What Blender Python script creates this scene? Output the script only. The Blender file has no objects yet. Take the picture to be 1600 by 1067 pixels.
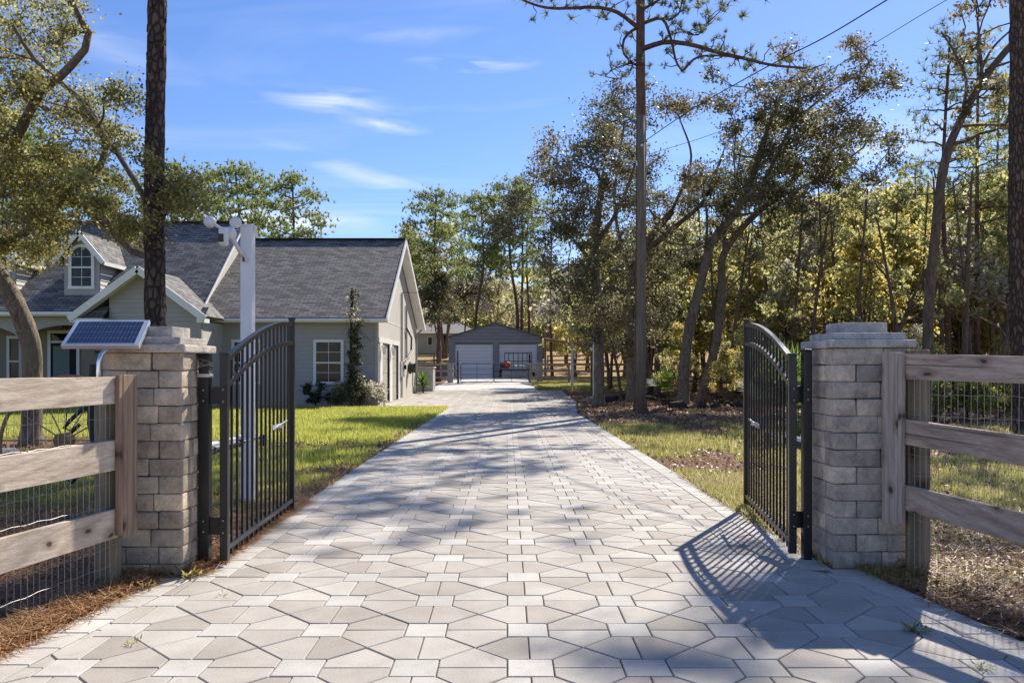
import bpy, bmesh, math, random
import numpy as np
from mathutils import Vector, Matrix, noise as mnoise

sc = bpy.context.scene
col = sc.collection
rnd = random.Random(7)
R = np.random.default_rng(11)

# ------------------------------------------------------------------ camera
CAMH = 1.5
cd = bpy.data.cameras.new('camera')
cam = bpy.data.objects.new('camera', cd)
col.objects.link(cam)
cam.location = (0, 0, CAMH)
cam.rotation_euler = (math.radians(90), 0, 0)
cd.sensor_width = 36
cd.lens = 36 * 1265 / 1600
cd.shift_x = 7.5 / 1600
cd.shift_y = 38.5 / 1600
cd.clip_start = 0.05
cd.clip_end = 2000
sc.camera = cam

# ------------------------------------------------------------------ sky, sun, exposure
SUN_EL, SUN_AZ = math.radians(41), math.radians(30)
w = bpy.data.worlds.new('World')
sc.world = w
w.use_nodes = True
nt = w.node_tree
nt.nodes.clear()
N = nt.nodes.new
out = N('ShaderNodeOutputWorld')
bg = N('ShaderNodeBackground')
sky = N('ShaderNodeTexSky')
sky.sky_type = 'NISHITA'
sky.sun_disc = False
sky.sun_elevation = SUN_EL
sky.sun_rotation = SUN_AZ
sky.altitude = 300
sky.air_density = 1.0
sky.dust_density = 0.15
sky.ozone_density = 3.0
bg.inputs['Strength'].default_value = SKY_STRENGTH = 0.135
hsv = N('ShaderNodeHueSaturation')
hsv.inputs['Saturation'].default_value = 1.12
nt.links.new(sky.outputs[0], hsv.inputs['Color'])
tint = N('ShaderNodeMixRGB'); tint.blend_type = 'MULTIPLY'; tint.inputs[0].default_value = 1
tint.inputs[2].default_value = (.62, .605, .73, 1)
nt.links.new(hsv.outputs[0], tint.inputs[1])
tc = N('ShaderNodeTexCoord')
sep = N('ShaderNodeSeparateXYZ')
nt.links.new(tc.outputs['Generated'], sep.inputs[0])
# thin cirrus: a stretched noise on the plane of the cloud layer
div = N('ShaderNodeMath'); div.operation = 'MAXIMUM'; div.inputs[1].default_value = 0.06
nt.links.new(sep.outputs['Z'], div.inputs[0])
dx = N('ShaderNodeMath'); dx.operation = 'DIVIDE'
dy = N('ShaderNodeMath'); dy.operation = 'DIVIDE'
nt.links.new(sep.outputs['X'], dx.inputs[0]); nt.links.new(div.outputs[0], dx.inputs[1])
nt.links.new(sep.outputs['Y'], dy.inputs[0]); nt.links.new(div.outputs[0], dy.inputs[1])
cmb = N('ShaderNodeCombineXYZ')
nt.links.new(dx.outputs[0], cmb.inputs[0]); nt.links.new(dy.outputs[0], cmb.inputs[1])
mp = N('ShaderNodeMapping')
mp.inputs['Scale'].default_value = (0.55, 1.5, 1)
mp.inputs['Rotation'].default_value = (0, 0, 0.35)
mp.inputs['Location'].default_value = (1.7, 0.4, 0)
nt.links.new(cmb.outputs[0], mp.inputs[0])
nz = N('ShaderNodeTexNoise')
nz.inputs['Scale'].default_value = 0.8
nz.inputs['Detail'].default_value = 7
nz.inputs['Roughness'].default_value = 0.55
nz.inputs['Distortion'].default_value = 0.6
nt.links.new(mp.outputs[0], nz.inputs['Vector'])
cr = N('ShaderNodeValToRGB')
cr.color_ramp.elements[0].position = 0.53
cr.color_ramp.elements[0].color = (0, 0, 0, 1)
cr.color_ramp.elements[1].position = 0.80
cr.color_ramp.elements[1].color = (0.25, 0.25, 0.25, 1)
nt.links.new(nz.outputs['Fac'], cr.inputs[0])
# a few thin wisps where the photograph has them, streaked by a fine noise
cur = cr.outputs[0]
nz2 = N('ShaderNodeTexNoise'); nz2.inputs['Scale'].default_value = 3.0; nz2.inputs['Detail'].default_value = 6; nz2.inputs['Distortion'].default_value = .8
mp2 = N('ShaderNodeMapping'); mp2.inputs['Scale'].default_value = (2.5, 2.5, 14)
nt.links.new(tc.outputs['Generated'], mp2.inputs[0]); nt.links.new(mp2.outputs[0], nz2.inputs['Vector'])
st2 = N('ShaderNodeMapRange'); st2.inputs[1].default_value = .38; st2.inputs[2].default_value = .72
nt.links.new(nz2.outputs['Fac'], st2.inputs[0])
for px_, py_, wx_, wz_, tilt_, k_ in ((740, 100, .085, .011, .0, .62), (520, 156, .085, .016, .0, .62), (600, 196, .06, .010, -.1, .5), (590, 282, .15, .014, -.28, .42), (650, 55, .12, .014, .0, .16), (150, 60, .12, .03, -.3, .22), (1380, 215, .16, .05, .1, .30), (400, 345, .16, .022, .0, .8)):
    v_ = Vector(((px_ - 792.5) / 1265, 1, (572 - py_) / 1265)).normalized()
    m_ = N('ShaderNodeMapping'); m_.vector_type = 'TEXTURE'
    m_.inputs['Location'].default_value = v_
    m_.inputs['Rotation'].default_value = (0, -tilt_, -math.atan2(v_.x, v_.y))
    m_.inputs['Scale'].default_value = (wx_, 4, wz_)
    nt.links.new(tc.outputs['Generated'], m_.inputs[0])
    g_s = N('ShaderNodeTexGradient'); g_s.gradient_type = 'SPHERICAL'
    nt.links.new(m_.outputs[0], g_s.inputs[0])
    mm = N('ShaderNodeMath'); mm.operation = 'MULTIPLY'; mm.inputs[1].default_value = k_ * 1.7
    nt.links.new(g_s.outputs['Fac'], mm.inputs[0])
    m2_ = N('ShaderNodeMath'); m2_.operation = 'MULTIPLY'
    nt.links.new(mm.outputs[0], m2_.inputs[0]); nt.links.new(st2.outputs[0], m2_.inputs[1])
    ad_ = N('ShaderNodeMath'); ad_.operation = 'ADD'; ad_.use_clamp = True
    nt.links.new(cur, ad_.inputs[0]); nt.links.new(m2_.outputs[0], ad_.inputs[1])
    cur = ad_.outputs[0]
mx = N('ShaderNodeMixRGB')
nt.links.new(cur, mx.inputs['Fac'])
nt.links.new(tint.outputs[0], mx.inputs['Color1'])
mx.inputs['Color2'].default_value = (5.0, 5.15, 5.4, 1)
nt.links.new(mx.outputs[0], bg.inputs['Color'])
nt.links.new(bg.outputs[0], out.inputs[0])

sl = bpy.data.lights.new('sun', 'SUN')
sl.energy = 4.7
sl.angle = math.radians(0.55)
sl.color = (1.0, 0.93, 0.82)
so = bpy.data.objects.new('sun', sl)
col.objects.link(so)
sd = Vector((math.sin(SUN_AZ) * math.cos(SUN_EL), math.cos(SUN_AZ) * math.cos(SUN_EL), math.sin(SUN_EL)))
so.rotation_euler = sd.to_track_quat('Z', 'Y').to_euler()
so.location = (10, 10, 40)

vs = sc.view_settings
vs.view_transform = 'Standard'
vs.look = 'None'
vs.gamma = 1
vs.exposure = 0.76
vs.use_curve_mapping = False
sc.cycles.use_denoising = True
sc.cycles.max_bounces = 8
sc.cycles.transparent_max_bounces = 16
sc.cycles.sample_clamp_indirect = 6

# ------------------------------------------------------------------ materials
def new_mat(name):
    m = bpy.data.materials.new(name)
    m.use_nodes = True
    t = m.node_tree
    b = t.nodes['Principled BSDF']
    return m, t, b

def rgb(c):
    return (c[0], c[1], c[2], 1)

def ramp(t, stops, src=None):
    r = t.nodes.new('ShaderNodeValToRGB')
    e = r.color_ramp.elements
    e[0].position, e[0].color = stops[0][0], rgb(stops[0][1])
    e[1].position, e[1].color = stops[-1][0], rgb(stops[-1][1])
    for p, c in stops[1:-1]:
        k = e.new(p); k.color = rgb(c)
    if src is not None:
        t.links.new(src, r.inputs[0])
    return r

def noise(t, scale, detail=4, rough=.55, vec=None, dist=0):
    n = t.nodes.new('ShaderNodeTexNoise')
    n.inputs['Scale'].default_value = scale
    n.inputs['Detail'].default_value = detail
    n.inputs['Roughness'].default_value = rough
    n.inputs['Distortion'].default_value = dist
    if vec is not None:
        t.links.new(vec, n.inputs['Vector'])
    return n

def mixc(t, a, b, fac, mode='MIX'):
    m = t.nodes.new('ShaderNodeMixRGB')
    m.blend_type = mode
    for s, x in ((m.inputs[1], a), (m.inputs[2], b), (m.inputs[0], fac)):
        if isinstance(x, (int, float)):
            s.default_value = x
        elif isinstance(x, tuple):
            s.default_value = rgb(x)
        else:
            t.links.new(x, s)
    return m

def bump(t, b, h, strength=.3, dist=.01):
    n = t.nodes.new('ShaderNodeBump')
    n.inputs['Strength'].default_value = strength
    n.inputs['Distance'].default_value = dist
    t.links.new(h, n.inputs['Height'])
    t.links.new(n.outputs[0], b.inputs['Normal'])

def coord(t, kind='Object', scale=None):
    c = t.nodes.new('ShaderNodeTexCoord')
    o = c.outputs[kind]
    if kind == 'World':
        pass
    if scale:
        m = t.nodes.new('ShaderNodeMapping')
        m.inputs['Scale'].default_value = scale
        t.links.new(o, m.inputs[0])
        o = m.outputs[0]
    return o

def wpos(t, scale=None):
    g = t.nodes.new('ShaderNodeNewGeometry')
    o = g.outputs['Position']
    if scale:
        m = t.nodes.new('ShaderNodeMapping')
        m.inputs['Scale'].default_value = scale
        t.links.new(o, m.inputs[0])
        o = m.outputs[0]
    return o

def rand_src(t, mode):
    if mode == 'obj':
        return t.nodes.new('ShaderNodeObjectInfo').outputs['Random']
    return t.nodes.new('ShaderNodeNewGeometry').outputs['Random Per Island']

def simple(name, c, rough=.6, metal=0, var=.12, nscale=8, bstr=0.0, bscale=60):
    m, t, b = new_mat(name)
    n = noise(t, nscale, 5, vec=wpos(t))
    d = tuple(x * (1 - var) for x in c); e = tuple(min(1, x * (1 + var)) for x in c)
    r = ramp(t, [(.3, d), (.7, e)], n.outputs['Fac'])
    t.links.new(r.outputs[0], b.inputs['Base Color'])
    b.inputs['Roughness'].default_value = rough
    b.inputs['Metallic'].default_value = metal
    if bstr:
        bump(t, b, noise(t, bscale, 4, vec=wpos(t)).outputs['Fac'], bstr, .005)
    return m

def leaf_mat(name, stops, trans=.4, rough=.5, spec=.35):
    m, t, b = new_mat(name)
    r = ramp(t, stops, rand_src(t, 'isl'))
    t.links.new(r.outputs[0], b.inputs['Base Color'])
    b.inputs['Roughness'].default_value = rough
    b.inputs['Specular IOR Level'].default_value = spec
    tr = t.nodes.new('ShaderNodeBsdfTranslucent')
    g = t.nodes.new('ShaderNodeGamma'); g.inputs[1].default_value = .8
    t.links.new(r.outputs[0], g.inputs[0])
    t.links.new(g.outputs[0], tr.inputs[0])
    ms = t.nodes.new('ShaderNodeMixShader'); ms.inputs[0].default_value = trans
    t.links.new(b.outputs[0], ms.inputs[1]); t.links.new(tr.outputs[0], ms.inputs[2])
    t.links.new(ms.outputs[0], t.nodes['Material Output'].inputs[0])
    return m

def paver_mat(name, stops, mode):
    m, t, b = new_mat(name)
    base = ramp(t, stops, rand_src(t, mode))
    n1 = noise(t, 2.2, 6, .65, wpos(t), .4)
    n2 = noise(t, 90, 3, .6, wpos(t))
    m1 = mixc(t, base.outputs[0], ramp(t, [(.3, (.74, .72, .69)), (.62, (1.04, 1.03, 1.02))], n1.outputs['Fac']).outputs[0], .75, 'MULTIPLY')
    m2 = mixc(t, m1.outputs[0], ramp(t, [(.35, (.86, .86, .86)), (.65, (1.06, 1.06, 1.06))], n2.outputs['Fac']).outputs[0], .8, 'MULTIPLY')
    n4 = noise(t, .55, 5, .6, wpos(t), .6)
    m2 = mixc(t, m2.outputs[0], ramp(t, [(.35, (.86, .83, .79)), (.6, (1.06, 1.05, 1.03))], n4.outputs['Fac']).outputs[0], .9, 'MULTIPLY')
    # scattered darker stains
    n3 = noise(t, 5.5, 4, .7, wpos(t), 1.0)
    m3 = mixc(t, m2.outputs[0], (.27, .23, .19), ramp(t, [(.60, (0, 0, 0)), (.78, (.5, .5, .5))], n3.outputs['Fac']).outputs[0])
    t.links.new(m3.outputs[0], b.inputs['Base Color'])
    b.inputs['Roughness'].default_value = .86
    bump(t, b, n2.outputs['Fac'], .35, .004)
    return m

PAV_L = [(0, (.47, .455, .42)), (.5, (.515, .50, .465)), (1, (.56, .545, .51))]
PAV_D = [(0, (.37, .335, .295)), (.3, (.415, .385, .345)), (.65, (.455, .425, .385)), (1, (.50, .475, .43))]
M = {}
M['pl_o'] = paver_mat('pale_paver', PAV_L, 'obj')
M['pd_o'] = paver_mat('beige_paver', PAV_D, 'obj')
M['pl_i'] = paver_mat('pale_paver_far', PAV_L, 'isl')
M['pd_i'] = paver_mat('beige_paver_far', PAV_D, 'isl')
M['sand'] = simple('joint_sand', (.19, .16, .125), .95, 0, .4, 40, .5, 200)
M['concrete'] = simple('concrete_sheet', (.50, .48, .45), .9, 0, .15, 1.2, .2, 60)
M['black'] = simple('black_powder_coat', (.012, .012, .013), .32, 0, .2, 20)
M['blackdull'] = simple('dull_black', (.02, .02, .02), .6)
M['steel'] = simple('galvanised_steel', (.55, .55, .55), .38, .9, .12, 12)
M['chrome'] = simple('polished_pipe', (.7, .7, .72), .18, 1, .05)
M['wire'] = simple('galvanised_wire', (.34, .33, .31), .5, .4, .2)
M['vinyl'] = simple('white_vinyl', (.78, .78, .77), .4, 0, .04, 3)
M['trim'] = simple('white_trim', (.74, .73, .69), .55, 0, .06, 2)
M['plasticw'] = simple('white_plastic', (.72, .71, .70), .35, 0, .04)
M['rust'] = simple('rusty_steel', (.16, .06, .035), .85, .2, .4, 14)
M['orange'] = simple('orange_plastic', (.62, .10, .035), .5)
M['hose'] = simple('green_hose', (.03, .07, .04), .5)
M['darkbrown'] = simple('dark_brown_plastic', (.05, .035, .025), .6)

def stone_mat(name, stops, mode='obj'):
    m, t, b = new_mat(name)
    base = ramp(t, stops, rand_src(t, mode))
    n1 = noise(t, 7, 7, .7, wpos(t), .3)
    n2 = noise(t, 55, 5, .7, wpos(t))
    m1 = mixc(t, base.outputs[0], ramp(t, [(.33, (.60, .58, .56)), (.5, (1.0, .98, .95)), (.66, (1.35, 1.29, 1.2))], n1.outputs['Fac']).outputs[0], .95, 'MULTIPLY')
    m2 = mixc(t, m1.outputs[0], ramp(t, [(.3, (.75, .75, .75)), (.7, (1.18, 1.18, 1.18))], n2.outputs['Fac']).outputs[0], .8, 'MULTIPLY')
    n3 = noise(t, 13, 4, .6, wpos(t), 2)
    m3 = mixc(t, m2.outputs[0], (.46, .44, .41), ramp(t, [(.60, (0, 0, 0)), (.72, (.5, .5, .5))], n3.outputs['Fac']).outputs[0])
    t.links.new(m3.outputs[0], b.inputs['Base Color'])
    b.inputs['Roughness'].default_value = .92
    ad = t.nodes.new('ShaderNodeMath'); ad.operation = 'ADD'
    t.links.new(n1.outputs['Fac'], ad.inputs[0]); t.links.new(n2.outputs['Fac'], ad.inputs[1])
    bump(t, b, ad.outputs[0], .75, .015)
    return m
M['stoneL'] = stone_mat('tan_wall_stone', [(0, (.36, .29, .22)), (.35, (.47, .385, .295)), (.7, (.58, .475, .36)), (1, (.70, .55, .39))])
M['stoneR'] = stone_mat('grey_wall_stone', [(0, (.36, .315, .275)), (.35, (.50, .425, .355)), (.7, (.62, .52, .42)), (1, (.74, .62, .49))])
M['cap'] = stone_mat('cap_stone', [(0, (.46, .445, .42)), (1, (.52, .50, .47))])
M['capL'] = stone_mat('tan_cap_stone', [(0, (.48, .43, .37)), (1, (.54, .49, .42))])
M['mortar'] = simple('dark_mortar', (.05, .045, .04), .95)  # very dark mortar, colour of the pillar cores behind the stones

def wood_mat(name, dark, mid, light, axis=(1, 1, 1), rough=.85):
    """grain runs along the object's local X"""
    m, t, b = new_mat(name)
    oi = t.nodes.new('ShaderNodeObjectInfo')
    c = t.nodes.new('ShaderNodeTexCoord')
    add = t.nodes.new('ShaderNodeVectorMath'); add.operation = 'ADD'
    t.links.new(c.outputs['Object'], add.inputs[0]); t.links.new(oi.outputs['Location'], add.inputs[1])
    mpn = t.nodes.new('ShaderNodeMapping'); mpn.inputs['Scale'].default_value = axis
    t.links.new(add.outputs[0], mpn.inputs[0])
    n1 = noise(t, 9, 6, .6, mpn.outputs[0], .8)
    n2 = noise(t, 60, 5, .7, mpn.outputs[0], .3)
    wv = t.nodes.new('ShaderNodeTexWave'); wv.wave_type = 'RINGS'
    wv.inputs['Scale'].default_value = 3.2; wv.inputs['Distortion'].default_value = 6
    wv.inputs['Detail'].default_value = 3; wv.inputs['Detail Scale'].default_value = 1.2
    t.links.new(mpn.outputs[0], wv.inputs['Vector'])
    base = ramp(t, [(.25, dark), (.5, mid), (.75, light)], n1.outputs['Fac'])
    m1 = mixc(t, base.outputs[0], ramp(t, [(.0, (.72, .68, .64)), (.35, (1, 1, 1))], wv.outputs['Fac']).outputs[0], .55, 'MULTIPLY')
    m2 = mixc(t, m1.outputs[0], ramp(t, [(.3, (.7, .7, .7)), (.65, (1.12, 1.12, 1.12))], n2.outputs['Fac']).outputs[0], .8, 'MULTIPLY')
    # knots
    se = t.nodes.new('ShaderNodeSeparateXYZ'); t.links.new(c.outputs['Object'], se.inputs[0])
    cb = t.nodes.new('ShaderNodeCombineXYZ')
    along, across = ('Y', 'Z') if axis[1] < 1 else ('Z', 'Y')
    rr = t.nodes.new('ShaderNodeMath'); rr.operation = 'MULTIPLY_ADD'; rr.inputs[1].default_value = 40; t.links.new(oi.outputs['Random'], rr.inputs[0]); t.links.new(se.outputs[along], rr.inputs[2])
    sc2 = t.nodes.new('ShaderNodeMath'); sc2.operation = 'MULTIPLY'; sc2.inputs[1].default_value = .55; t.links.new(rr.outputs[0], sc2.inputs[0])
    t.links.new(sc2.outputs[0], cb.inputs[0]); t.links.new(se.outputs[across], cb.inputs[1])
    nk = noise(t, 14, 2, .5, cb.outputs[0])
    vd = t.nodes.new('ShaderNodeMixRGB'); vd.inputs[0].default_value = .035; t.links.new(cb.outputs[0], vd.inputs[1]); t.links.new(nk.outputs['Color'], vd.inputs[2])
    vo = t.nodes.new('ShaderNodeTexVoronoi'); vo.voronoi_dimensions = '2D'; vo.inputs['Scale'].default_value = 4.2
    vo.inputs['Randomness'].default_value = 1
    t.links.new(vd.outputs[0], vo.inputs['Vector'])
    halo = ramp(t, [(.05, (.45, .42, .38)), (.20, (1, 1, 1))], vo.outputs['Distance'])
    m2 = mixc(t, m2.outputs[0], halo.outputs[0], .8, 'MULTIPLY')
    m3 = mixc(t, m2.outputs[0], (.05, .03, .018), ramp(t, [(.035, (.9, .9, .9)), (.075, (0, 0, 0))], vo.outputs['Distance']).outputs[0])
    # drying checks along the grain
    ck = t.nodes.new('ShaderNodeMapping'); ck.inputs['Scale'].default_value = tuple(.35 if a < 1 else 26 for a in axis)
    t.links.new(add.outputs[0], ck.inputs[0])
    cn = noise(t, 1, 3, .5, ck.outputs[0], .4)
    m3 = mixc(t, m3.outputs[0], tuple(x * .4 for x in dark), ramp(t, [(.66, (0, 0, 0)), (.72, (.8, .8, .8))], cn.outputs['Fac']).outputs[0])
    t.links.new(m3.outputs[0], b.inputs['Base Color'])
    b.inputs['Roughness'].default_value = rough
    bump(t, b, n2.outputs['Fac'], .5, .006)
    return m
WA = (.12, 1.6, 1.6)
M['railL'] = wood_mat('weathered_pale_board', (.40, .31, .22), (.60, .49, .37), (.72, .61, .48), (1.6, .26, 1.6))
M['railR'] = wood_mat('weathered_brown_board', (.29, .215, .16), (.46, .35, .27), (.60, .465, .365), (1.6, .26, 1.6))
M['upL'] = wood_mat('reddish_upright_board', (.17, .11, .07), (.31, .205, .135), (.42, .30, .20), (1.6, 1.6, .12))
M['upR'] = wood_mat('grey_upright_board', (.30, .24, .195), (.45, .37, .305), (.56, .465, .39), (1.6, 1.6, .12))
M['post'] = wood_mat('green_treated_post', (.13, .105, .06), (.24, .195, .12), (.36, .29, .19), (1.6, 1.6, .12))
M['farwood'] = simple('far_fence_wood', (.40, .30, .225), .9, 0, .25, 3)
M['farwood2'] = simple('far_fence_dark_wood', (.20, .14, .095), .9, 0, .25, 3)

def bark_mat(name, dark, light, sc_=(9, 9, 2.2), bs=1.0, bd=.05, moss=None):
    m, t, b = new_mat(name)
    v = wpos(t, sc_)
    n1 = noise(t, 1.0, 8, .65, v, 1.2)
    n2 = noise(t, 5, 6, .7, v)
    base = ramp(t, [(.34, dark), (.52, tuple((a + c) / 2 for a, c in zip(dark, light))), (.68, light)], n1.outputs['Fac'])
    m2 = mixc(t, base.outputs[0], ramp(t, [(.3, (.6, .6, .6)), (.7, (1.25, 1.25, 1.25))], n2.outputs['Fac']).outputs[0], .8, 'MULTIPLY')
    o = m2.outputs[0]
    if moss:
        n3 = noise(t, .9, 3, .5, wpos(t))
        o = mixc(t, o, moss, ramp(t, [(.5, (0, 0, 0)), (.65, (.7, .7, .7))], n3.outputs['Fac']).outputs[0]).outputs[0]
    t.links.new(o, b.inputs['Base Color'])
    b.inputs['Roughness'].default_value = .95
    bump(t, b, n1.outputs['Fac'], bs, bd)
    return m
def plate_bark(name, dark, light, sc_):
    m, t, b = new_mat(name)
    v = wpos(t, sc_)
    nd = noise(t, 1.3, 3, .5, v); mxv = t.nodes.new('ShaderNodeMixRGB'); mxv.inputs[0].default_value = .35
    t.links.new(v, mxv.inputs[1]); t.links.new(nd.outputs['Color'], mxv.inputs[2])
    vo = t.nodes.new('ShaderNodeTexVoronoi'); vo.feature = 'DISTANCE_TO_EDGE'; vo.inputs['Scale'].default_value = 1
    t.links.new(mxv.outputs[0], vo.inputs['Vector'])
    vc = t.nodes.new('ShaderNodeTexVoronoi'); vc.inputs['Scale'].default_value = 1; t.links.new(mxv.outputs[0], vc.inputs['Vector'])
    n2 = noise(t, 6, 6, .7, v)
    base = ramp(t, [(.2, tuple(.55 * x for x in light)), (.8, light)], vc.outputs['Color'])
    m1 = mixc(t, base.outputs[0], ramp(t, [(.3, (.6, .6, .6)), (.7, (1.25, 1.2, 1.15))], n2.outputs['Fac']).outputs[0], .85, 'MULTIPLY')
    m2 = mixc(t, dark, m1.outputs[0], ramp(t, [(.0, (.15, .15, .15)), (.16, (1, 1, 1))], vo.outputs['Distance']).outputs[0])
    t.links.new(m2.outputs[0], b.inputs['Base Color']); b.inputs['Roughness'].default_value = .95
    bump(t, b, ramp(t, [(.0, (0, 0, 0)), (.2, (1, 1, 1))], vo.outputs['Distance']).outputs[0], 1, .05)
    return m
M['pinebark'] = plate_bark('pine_bark', (.022, .016, .013), (.17, .115, .085), (17, 17, 8))
M['pinebarkB'] = plate_bark('brown_pine_bark', (.04, .026, .018), (.22, .145, .105), (21, 21, 7))
M['pinebark2'] = bark_mat('reddish_pine_bark', (.07, .038, .025), (.24, .135, .09), (7, 7, 2), .8, .05)
M['oakbark'] = bark_mat('oak_bark', (.075, .055, .04), (.33, .25, .18), (12, 12, 3.5), .9, .04, (.17, .155, .10))
M['oakbarkR'] = bark_mat('brown_oak_bark', (.06, .04, .028), (.27, .18, .12), (9, 9, 2.5), .9, .03, (.09, .085, .045))
M['pole'] = bark_mat('creosote_pole', (.13, .10, .07), (.29, .23, .165), (20, 20, .8), .3, .01)
M['vinestem'] = simple('vine_stem', (.045, .032, .022), .9)

M['oakleaf'] = leaf_mat('live_oak_leaf', [(0, (.10, .105, .03)), (.4, (.20, .195, .055)), (.75, (.33, .29, .09)), (.93, (.46, .36, .11)), (1, (.60, .44, .10))], .58, .55, .25)
M['oakleafR'] = leaf_mat('dark_oak_leaf', [(0, (.05, .06, .026)), (.45, (.10, .105, .046)), (.8, (.18, .165, .075)), (1, (.30, .24, .12))], .42, .5, .35)
M['oakleafB'] = leaf_mat('bronze_oak_leaf', [(0, (.09, .078, .035)), (.5, (.18, .15, .065)), (.85, (.28, .22, .10)), (1, (.42, .31, .12))], .45, .5, .35)
M['olive'] = leaf_mat('olive_scrub_leaf', [(0, (.17, .18, .055)), (.5, (.37, .36, .11)), (1, (.60, .54, .20))], .68)
M['yellow'] = leaf_mat('yellow_autumn_leaf', [(0, (.34, .28, .055)), (.5, (.60, .48, .10)), (1, (.80, .66, .18))], .65)
M['greyleaf'] = leaf_mat('silvery_scrub_leaf', [(0, (.24, .22, .15)), (.5, (.44, .40, .28)), (1, (.66, .60, .46))], .58, .45, .4)
M['lime'] = leaf_mat('lime_shrub_leaf', [(0, (.12, .15, .03)), (.5, (.26, .29, .05)), (1, (.42, .40, .10))], .55)
M['darkshrub'] = leaf_mat('dark_shrub_leaf', [(0, (.03, .045, .02)), (.6, (.065, .08, .035)), (1, (.12, .12, .05))], .3)
M['pineneedle'] = leaf_mat('pine_needles', [(0, (.06, .085, .028)), (.5, (.13, .165, .05)), (1, (.26, .28, .10))], .45)
M['pinebright'] = leaf_mat('bright_pine_needles', [(0, (.10, .14, .035)), (.5, (.21, .27, .065)), (1, (.38, .40, .12))], .55)
M['palm'] = leaf_mat('palm_frond', [(0, (.04, .09, .015)), (.5, (.09, .17, .025)), (1, (.18, .26, .05))], .4)
M['grass'] = leaf_mat('lawn_grass', [(0, (.25, .27, .04)), (.4, (.40, .43, .055)), (.8, (.54, .54, .09)), (1, (.66, .56, .22))], .62)
M['grassR'] = leaf_mat('thin_grass', [(0, (.18, .20, .04)), (.4, (.32, .32, .07)), (.7, (.48, .42, .14)), (1, (.60, .46, .22))], .55)
M['drygrass'] = leaf_mat('dry_grass', [(0, (.22, .15, .06)), (.5, (.38, .27, .11)), (1, (.50, .38, .17))], .4)
M['litter'] = leaf_mat('fallen_leaf', [(0, (.11, .055, .03)), (.4, (.25, .135, .08)), (.75, (.36, .21, .13)), (.95, (.46, .31, .20)), (1, (.58, .47, .35))], .25)
M['straw'] = leaf_mat('pine_straw', [(0, (.16, .08, .035)), (.5, (.40, .21, .09)), (1, (.64, .40, .20))], .3)

# house materials
def uv_shingle():
    m, t, b = new_mat('grey_roof_shingle')
    uv = t.nodes.new('ShaderNodeUVMap').outputs[0]
    br = t.nodes.new('ShaderNodeTexBrick')
    t.links.new(uv, br.inputs['Vector'])
    br.inputs['Scale'].default_value = 1
    br.inputs['Brick Width'].default_value = .34
    br.inputs['Row Height'].default_value = .15
    br.inputs['Mortar Size'].default_value = .012
    br.inputs['Mortar Smooth'].default_value = .3
    br.inputs['Bias'].default_value = 0
    br.inputs['Color1'].default_value = rgb((.095, .088, .084))
    br.inputs['Color2'].default_value = rgb((.245, .23, .215))
    br.inputs['Mortar'].default_value = rgb((.022, .022, .023))
    br.offset_frequency = 2; br.squash = 1
    n = noise(t, 3.2, 5, .6, uv)
    m1 = mixc(t, br.outputs['Color'], ramp(t, [(.3, (.8, .8, .8)), (.7, (1.2, 1.2, 1.2))], n.outputs['Fac']).outputs[0], .5, 'MULTIPLY')
    t.links.new(m1.outputs[0], b.inputs['Base Color'])
    b.inputs['Roughness'].default_value = .9
    inv = t.nodes.new('ShaderNodeInvert'); t.links.new(br.outputs['Fac'], inv.inputs[1])
    bump(t, b, inv.outputs[0], .6, .02)
    return m
M['shingle'] = uv_shingle()
M['ridge'] = simple('ridge_cap', (.03, .03, .032), .9)
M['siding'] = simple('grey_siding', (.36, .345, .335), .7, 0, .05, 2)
M['sidingside'] = simple('sunlit_pale_panel', (.52, .495, .44), .7, 0, .05, 2)  # light grey panel, its tone raised for sun on the side walls
M['porchwall'] = simple('porch_wall', (.27, .235, .18), .75, 0, .06, 2)
M['foundation'] = simple('foundation_block', (.36, .35, .33), .9, 0, .15, 4)
M['gdoor'] = simple('garage_door_panel', (.38, .36, .32), .6, 0, .04)
M['frontdoor'] = simple('teal_front_door', (.11, .17, .155), .5)
M['darkgap'] = simple('dark_interior', (.012, .012, .014), .8)
def glass():
    m, t, b = new_mat('window_glass')
    n = noise(t, 1.7, 3, .5, wpos(t), .5)
    r = ramp(t, [(.4, (.015, .018, .017)), (.7, (.05, .055, .04))], n.outputs['Fac'])
    t.links.new(r.outputs[0], b.inputs['Base Color'])
    b.inputs['Roughness'].default_value = .04
    b.inputs['Specular IOR Level'].default_value = .22
    return m
M['glass'] = glass()
M['barn'] = simple('grey_metal_cladding', (.27, .27, .285), .5, .05, .06, 1)
M['barnroof'] = simple('dark_metal_roof', (.10, .105, .115), .45, .3, .06, 1)
M['rollup'] = simple('white_rollup_door', (.78, .80, .84), .5, 0, .03, 1)
M['cream'] = simple('cream_stucco', (.40, .36, .27), .8, 0, .06, 1)
M['farroof'] = simple('far_roof', (.26, .245, .235), .9, 0, .12, 1.5)
M['cell'] = simple('solar_cell', (.008, .012, .035), .12, 0, .3, 30)
M['cellgap'] = simple('solar_backing', (.45, .47, .52), .25, 0, .04)
M['alu'] = simple('aluminium_frame', (.72, .73, .75), .35, .7, .05)
M['rock'] = stone_mat('garden_rock', [(0, (.12, .11, .10)), (1, (.34, .32, .29))])
M['logm'] = simple('old_log', (.045, .032, .024), .95, 0, .4, 12, .6, 40)
M['wheelwood'] = simple('wagon_wheel_wood', (.30, .17, .08), .8, 0, .25, 10)

# ------------------------------------------------------------------ mesh helpers
ORG = {}
def org(o):
    return ORG.get(o.name, Vector((0, 0, 0))) if o is not None else Vector((0, 0, 0))

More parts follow.
